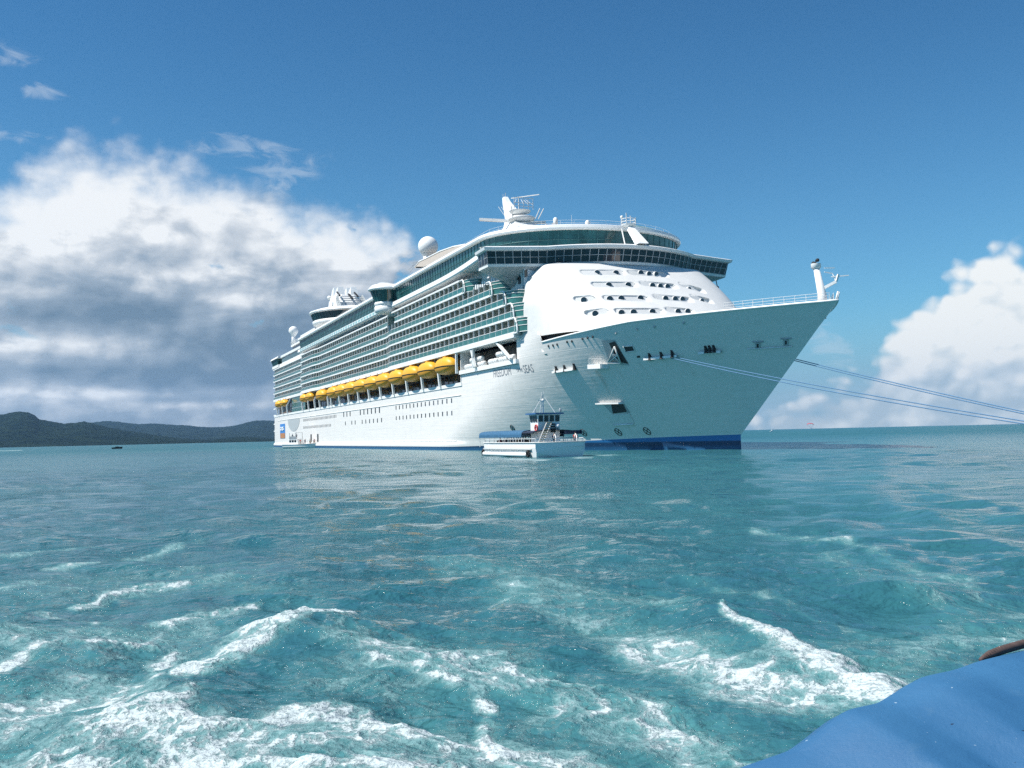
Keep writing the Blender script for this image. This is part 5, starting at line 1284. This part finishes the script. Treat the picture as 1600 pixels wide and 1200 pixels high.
b = MB(); b.bar((3.6, .6, 5.4), (3.6, .6, 7.6), .12); b.bar((3.6, 1.0, 5.4), (3.6, .7, 8.0), .08); b.bar((2.6, -.6, 5.4), (3.5, .4, 7.4), .06); b.bar((4.6, 1.6, 5.4), (3.7, .8, 7.2), .06); b.bar((3.6, .2, 7.0), (3.6, 1.3, 7.0), .06); b.sphere((3.6, .6, 7.0), .22, 0, 8, 6)
b.bar((3.6, .45, 7.6), (3.6, .45, 8.15), .05); b.bar((3.2, 1.0, 6.3), (4.0, .3, 6.3), .05); ms = b.build('mast', WHITE2, ferry)
b = MB(); b.bar((3, 1.9, 5.4), (3, 1.9, 5.9), .06); b.bar((2.4, -1.2, 5.4), (2.4, -1.2, 6.1), .06); b.lathe([(.12, 0), (.2, .2), (.1, .45)], (2.4, -1.2, 5.5), 8, 0); b.build('roof_light', STEEL, wh)
b = MB()
for y in (-2.4, .4): b.tube([(.4, y, 1.2), (.4, y, 2.5), (.7, y, 2.75), (1.0, y, 2.3)], .07, 0, 6)
b.build('boarding_rail', WHITE, ferry)
b = MB()
for k in range(6): b.box(6.2 + k * 1.6, 6.7 + k * 1.6, -2.6, 2.6, 1.55, 1.66); b.box(6.62 + k * 1.6, 6.70 + k * 1.6, -2.6, 2.6, 1.66, 2.1)
b.build('bench', mat('dark_bench', (.05, .06, .08), .6), ferry)
# things carried by the ferry
b = MB(); P = [(.0, .38 * math.cos(t), .38 * math.sin(t)) for t in np.linspace(0, 2 * math.pi, 17)]; b.tube(P, .09, 0, 8, cap=False); o = b.build('life_ring', RED, None, fw_(3.0, 1.86, 3.55), (0, 0, FRZ + R(90))); tag(o, 'red life ring hung on the ferry wheelhouse wall', 'life ring')
for i, (x, t_) in enumerate(((FL - 1.6, 'black tyre fender hanging at the far left end of the ferry hull'), (2.0, 'black tyre fender hanging by the near corner of the ferry hull'))):
    b = MB(); b.tube([(.33 * math.cos(t), 0, .33 * math.sin(t)) for t in np.linspace(0, 2 * math.pi, 15)], .15, 0, 8, cap=False); o = b.build('tyre_fender', BLACK, None, fw_(x, fsec_(x) + .16, .42), (0, 0, FRZ)); tag(o, t_, 'fender', 'tyre fenders on the ferry')
cn_ = ['white', 'navy', 'red', 'teal', 'tan', 'black', 'pink']
posn = ['nearest canopy row', 'second canopy row', 'third canopy row', 'fourth canopy row', 'fifth canopy row', 'farthest canopy row']
rp = random.Random(5)
for k in range(6):
    for y, side in ((2.2, 'by the lit rail'), (1.2, 'one seat in from the rail')):
        ci = (k * 3 + (1 if y > 2 else 4)) % 7
        person(fw_(6.42 + k * 1.6, y, 1.14), FRZ + math.pi + rp.uniform(-.5, .5), True, ci, k % 2, 'passenger in %s shirt seated %s, %s' % (cn_[ci], side, posn[k]), 'passengers on the ferry')
person(fw_(1.0, -2.5, 1.2), FRZ + 2.6, False, 2, 1, 'deckhand in a red shirt standing at the ferry\'s near right corner', 'crew on the ferry')
person(fw_(1.3, .2, 1.2), FRZ + 2.2, False, 1, 1, 'deckhand in a navy shirt standing in front of the ferry wheelhouse', 'crew on the ferry')

# ------------------------------------------------------------------ small launch lying at the stern of the ship
lo_ = sea_at(432, 701.0); l1_ = sea_at(487, 701.6); lo_ = lo_ + np.array([2.5, 4.0, 0]); ax = l1_ - lo_; ax[2] = 0
LA = math.atan2(-0.55, 0.835) ; lx = np.array([math.cos(LA), math.sin(LA), 0]); ly_ = np.array([-math.sin(LA), math.cos(LA), 0])
launch = empty('launch', tuple(lo_), LA); tag(launch, 'small white launch crowded with people lying at the stern of the big ship', 'launch')
def lw_(x, y, z): return tuple(lo_ + lx * x + ly_ * y + np.array([0, 0, z]))
b = MB(); A = []
for t in np.linspace(0, 1, 16):
    w = 2.1 * (1 - max(0, (t - .45) / .55) ** 2.3) + .02; x = 15 * t; sh = .9 * max(0, t - .4) ** 1.5
    A.append([(x - .3 * t, w * .55, -.3), (x, w * .9, .45), (x + .9 * t, w, 1.25 + sh), (x + .9 * t, -w, 1.25 + sh), (x, -w * .9, .45), (x - .3 * t, -w * .55, -.3)])
b.grid(A, 0, False, closed=True); b.raw(A[0], [(0, 1, 2, 3, 4, 5)], 0); recalc(b.build('hull', WHITE, launch))
b = MB(); b.tube([(p[2][0], p[2][1] + .03, p[2][2]) for p in A], .09, 0, 6); b.tube([(p[3][0], p[3][1] - .03, p[3][2]) for p in A], .09, 0, 6); b.build('gunwale', GREYW, launch)
b = MB(); b.loft([[(2.2, -1.5, 1.2), (2.2, 1.5, 1.2), (7.0, 1.5, 1.2), (7.0, -1.5, 1.2)], [(2.5, -1.4, 3.1), (2.5, 1.4, 3.1), (6.4, 1.4, 3.1), (6.4, -1.4, 3.1)]], 0); cb = b.build('cabin', WHITE, launch)
b = MB()
for k in range(3): b.box(2.8 + k * 1.2, 3.7 + k * 1.2, -1.52, -1.46, 2.0, 2.75)
b.build('cabin_window', DGLASS, cb)
b = MB(); b.box(2.8, 6.2, -1.5, 1.5, 5.2, 5.35); cpo = b.build('bridge_top', WHITE, launch); b = MB()
for x in (2.9, 6.1):
    for y in (-1.4, 1.4): b.bar((x, y, 3.1), (x, y, 5.2), .10)
b.bar((4.5, 0, 5.3), (4.5, 0, 7.0), .06); b.box(2.8, 6.2, -1.5, -1.42, 3.1, 4.0); b.build('top_frame', STEEL, cpo)
b = MB()
for k in range(8):
    i = 15 - k; p = A[i][3]; b.bar(p, (p[0], p[1], p[2] + .9), .05)
b.tube([(A[15 - k][3][0], A[15 - k][3][1], A[15 - k][3][2] + .9) for k in range(9)], .04, 0, 5); b.build('bow_rail', STEEL, launch)
for k in range(9):
    x = 7.5 + k * .72; y = (-.9, .6, -.2)[k % 3] * (1 if x < 11 else .5); ci = (2, 0, 2, 1, 0, 3, 5, 0, 6)[k]
    person(lw_(x, y, 1.25), LA - 1.2 + rp.uniform(-1, 1), False, ci, k % 2, 'person in a %s shirt on the launch foredeck, %s from its cabin' % (cn_[ci], ['nearest', 'second', 'third', 'fourth', 'fifth', 'sixth', 'seventh', 'eighth', 'farthest'][k]), 'people on the launch')
for k, (x, y) in enumerate(((3.6, -.7), (5.2, -.4))):
    person(lw_(x, y, 3.1), LA - 1.3, False, k, 1, 'person in a %s shirt standing on the roof of the launch cabin' % cn_[k], 'people on the launch')

# ------------------------------------------------------------------ mooring lines from the bow, running off to the right
def line(P0, P1, sag, r, label):
    b = MB(); n = 40; P = [P0 + (P1 - P0) * k / n - np.array([0, 0, sag * 4 * (k / n) * (1 - k / n)]) for k in range(n + 1)]; b.tube(P, r, 0, 6); o = b.build('mooring_rope', ROPE); tag(o, label, 'rope', 'blue mooring lines of the ship')
def bowp(x, y, bb=-1.2): q = on_b(x, y, bb); return to_world(*q)
Aend = sea_at(1930, 712.5, -.2)
line(bowp(1243, 561), Aend + [0, 0, .0], .25, .06, 'upper blue mooring line of the pair leaving the stem of the bow')
line(bowp(1240, 563), Aend + [-.9, -1.2, .0], .35, .06, 'lower blue mooring line of the pair leaving the stem of the bow')
h0 = on_hull(1058, 556.5); w0 = to_world(*hp(h0[0], h0[2], .3)); h1 = on_hull(1050, 557.5); w1 = to_world(*hp(h1[0], h1[2], .3))
line(w0, Aend + [.6, -1.0, .0], .5, .06, 'upper blue mooring line crossing the grey bow from the white shelf')
line(w1, Aend + [.2, -2.2, .0], .8, .06, 'lower blue mooring line crossing the grey bow from the white shelf')

# ------------------------------------------------------------------ far small craft
P = sea_at(1266, 679); d = 1500.; c_ = ray(1266, 664.5); c_ = CAMP + c_ / (c_ @ FW) * d
pr = empty('parasail', tuple(c_), R(-10)); tag(pr, 'red parasail canopy low over the horizon right of the bow', 'parasail')
b = MB(); b.grid([[(5.2 * math.sin(t) * 1.0, 2.4 * s, 2.6 * math.cos(t) + .9 * (1 - s * s)) for s in np.linspace(-1, 1, 7)] for t in np.linspace(-1.25, 1.35, 15)], 0, True); b.grid([[(5.1 * math.sin(t), 2.3 * s, 2.4 * math.cos(t) + .8 * (1 - s * s)) for s in np.linspace(-1, 1, 7)] for t in np.linspace(-1.25, 1.35, 15)], 0, True, flip=True); b.build('canopy', REDW, pr)
b = MB()
for t in (-1.2, -.6, 0, .6, 1.2): b.bar((5.1 * math.sin(t), 0, 2.5 * math.cos(t)), (1.5, 0, -5.2), .12)
b.build('lines', STEEL, pr)
def small_boat(x, y, L, col, label, top):
    q = sea_at(x, y); o = empty('motorboat', tuple(q), R(10)); tag(o, label, 'boat'); b = MB(); A = []
    for t in np.linspace(0, 1, 9):
        w = L * .16 * (1 - max(0, (t - .4) / .6) ** 2) + .02; A.append([(L * (t - .5), w * .5, -.2), (L * (t - .5) * 1.06, w, .8 + .4 * t), (L * (t - .5) * 1.06, -w, .8 + .4 * t), (L * (t - .5), -w * .5, -.2)])
    b.grid(A, 0, False, closed=True); b.raw(A[0], [(0, 1, 2, 3)], 0); recalc(b.build('hull', col, o))
    b = MB(); b.box(-L * .15, L * .15, -L * .09, L * .09, .8, .8 + top); b.build('cabin', col, o)
small_boat(183, 701.3, 5.6, BLACK, 'small dark boat on the water below the hills', .5)
small_boat(1206, 674.6, 3.6, WHITE, 'tiny white boat on the horizon just right of the bow', 1.6)

# ------------------------------------------------------------------ our own boat: blue canvas over its rail in the corner, with a brown rope
RID = [(1030, 1262, 1.50), (1085, 1230, 1.52), (1140, 1205, 1.54), (1190, 1187, 1.56), (1240, 1170, 1.58), (1275, 1147, 1.60), (1300, 1126, 1.62), (1325, 1108, 1.64), (1350, 1102, 1.66), (1375, 1097, 1.68), (1395, 1086, 1.70), (1420, 1071, 1.72), (1440, 1057, 1.74), (1465, 1051, 1.76), (1495, 1045, 1.79), (1530, 1032, 1.82), (1560, 1024, 1.85), (1600, 1015, 1.9), (1660, 1003, 1.95), (1760, 985, 2.05), (1900, 960, 2.2)]
kk = np.arange(len(RID)); ki = np.linspace(0, len(RID) - 1, 150); RX, RY, RD = [np.interp(ki, kk, [p[i] for p in RID]) for i in range(3)]
for _ in range(2): RX, RY = [np.convolve(np.pad(q, 2, mode='edge'), np.ones(5) / 5, 'valid') for q in (RX, RY)]
ridge_w = []
for x, y, d in zip(RX, RY, RD): q = ray(x, y); ridge_w.append(CAMP + q / (q @ FW) * d)
ridge_w = np.array(ridge_w); rows = []
prof = [(.22, -1.6), (.20, -.9), (.16, -.45), (.115, -.20), (.075, -.085), (.035, -.022), (.0, 0), (-.05, -.005), (-.11, -.022), (-.2, -.055), (-.32, -.10), (-.45, -.15), (-.6, -.205), (-.78, -.27), (-1.0, -.36), (-1.25, -.52)]
prof = np.array(prof); sI = np.linspace(0, len(prof) - 1, 70); PO = np.interp(sI, np.arange(len(prof)), prof[:, 0]); PZ = np.interp(sI, np.arange(len(prof)), prof[:, 1])
outd = np.array([-.50, .86, 0])
for o_, z_ in zip(PO, PZ):
    q = ridge_w + outd * o_ + np.array([0, 0, z_]); s = np.arange(len(q)) / 18.
    q = q.copy(); q[:, 2] += .014 * smoothstep(abs(o_) * np.ones(len(q)), 0.06, .4) * fbm(s * .7, np.full(len(q), o_ * 3.2) + s * .35, 3) * 2
    rows.append(q)
rows = np.array(rows); b = MB(); b.grid(rows, 0, True, flip=True)
own = empty('tender_boat', (0, 0, 0)); cv = b.build('canvas_cover', COVER, own); sl = cv.modifiers.new('thickness', 'SOLIDIFY'); sl.thickness = .006; sl.offset = -1
hs_ = MB(); top = rows[6]; hs_.grid([top + np.array([.06, -.10, .25]), top + np.array([.04, -.07, -.5]), np.c_[top[:, :2] + np.array([.25, -.43]), np.full(len(top), -.6)]], 0, True); hs_.build('hull', WHITE2, own)
tag(own, 'our own boat in the near corner, its rail wrapped in bright blue canvas', 'boat')
q = []
for x, y, d in ((1532, 1031, 1.835), (1545, 1024, 1.85), (1562, 1017, 1.87), (1580, 1011.5, 1.89), (1600, 1006, 1.91), (1640, 996, 1.95), (1760, 972, 2.06)): r_ = ray(x, y); q.append(CAMP + r_ / (r_ @ FW) * d)
b = MB(); b.tube(q, [.003, .006, .0075, .008, .008, .008, .008], 0, 10)
# strands laid round the rope
qs = np.array(q)
for s in range(3):
    P = []
    for k in np.linspace(0, len(q) - 1, 90):
        i = min(int(k), len(q) - 2); p_ = qs[i] + (qs[i + 1] - qs[i]) * (k - i); an = k * 9 + s * 2.09; P.append(p_ + .005 * min(1, k) * np.array([.2 * math.cos(an), .5 * math.cos(an), math.sin(an)]))
    b.tube(P, .0042, 0, 5)
o = b.build('rope', mat('brown_rope', (.085, .055, .05), .85, var=.3, vscale=60)); tag(o, 'brown rope lying along the top of the blue canvas cover', 'rope')

# ------------------------------------------------------------------ droplets thrown up by the wake
b = MB(); rs = np.random.RandomState(3)
for (x0, y0, x1, y1, sp, n) in ((1150, 985, 1390, 1098, 26, 130), (60, 1190, 330, 1090, 40, 130), (330, 1130, 630, 1120, 36, 150), (740, 1100, 830, 1200, 36, 90), (900, 1100, 1160, 1190, 40, 110), (290, 1045, 480, 978, 26, 70), (640, 1030, 800, 1070, 40, 50)):
    for k in range(n):
        f = rs.rand(); q = sea_at(x0 + (x1 - x0) * f + rs.normal(0, sp), y0 + (y1 - y0) * f + rs.normal(0, sp * .5)); r = rs.uniform(.0016, .0045); c = q + np.array([0, 0, .03 + abs(rs.normal(0, .09))])
        b.raw([c + np.array(v) * r for v in ((1, 0, 0), (-1, 0, 0), (0, 1, 0), (0, -1, 0), (0, 0, 1.2), (0, 0, -1.2))], [(0, 2, 4), (2, 1, 4), (1, 3, 4), (3, 0, 4), (2, 0, 5), (1, 2, 5), (3, 1, 5), (0, 3, 5)], 0, True)
o = b.build('spray', mat('spray_water', (.75, .8, .8), .1, var=.02)); o['kind'] = 'stuff'

# ------------------------------------------------------------------ the air over the bay
b = MB(); b.box(-9900, 9900, -9900, 9900, -8, 520); hz_ = b.build('haze', []); hz_['kind'] = 'stuff'
vm_ = bpy.data.materials.new('haze_air'); vm_.use_nodes = True; nt = vm_.node_tree; nt.nodes.clear(); g = G(nt)
v_ = g.n('ShaderNodeVolumePrincipled'); v_.inputs['Color'].default_value = (0.36, 0.64, 1.0, 1); v_.inputs['Density'].default_value = 4.5e-5; v_.inputs['Anisotropy'].default_value = 0.2
o = g.n('ShaderNodeOutputMaterial'); nt.links.new(v_.outputs[0], o.inputs['Volume']); hz_.data.materials.append(vm_)
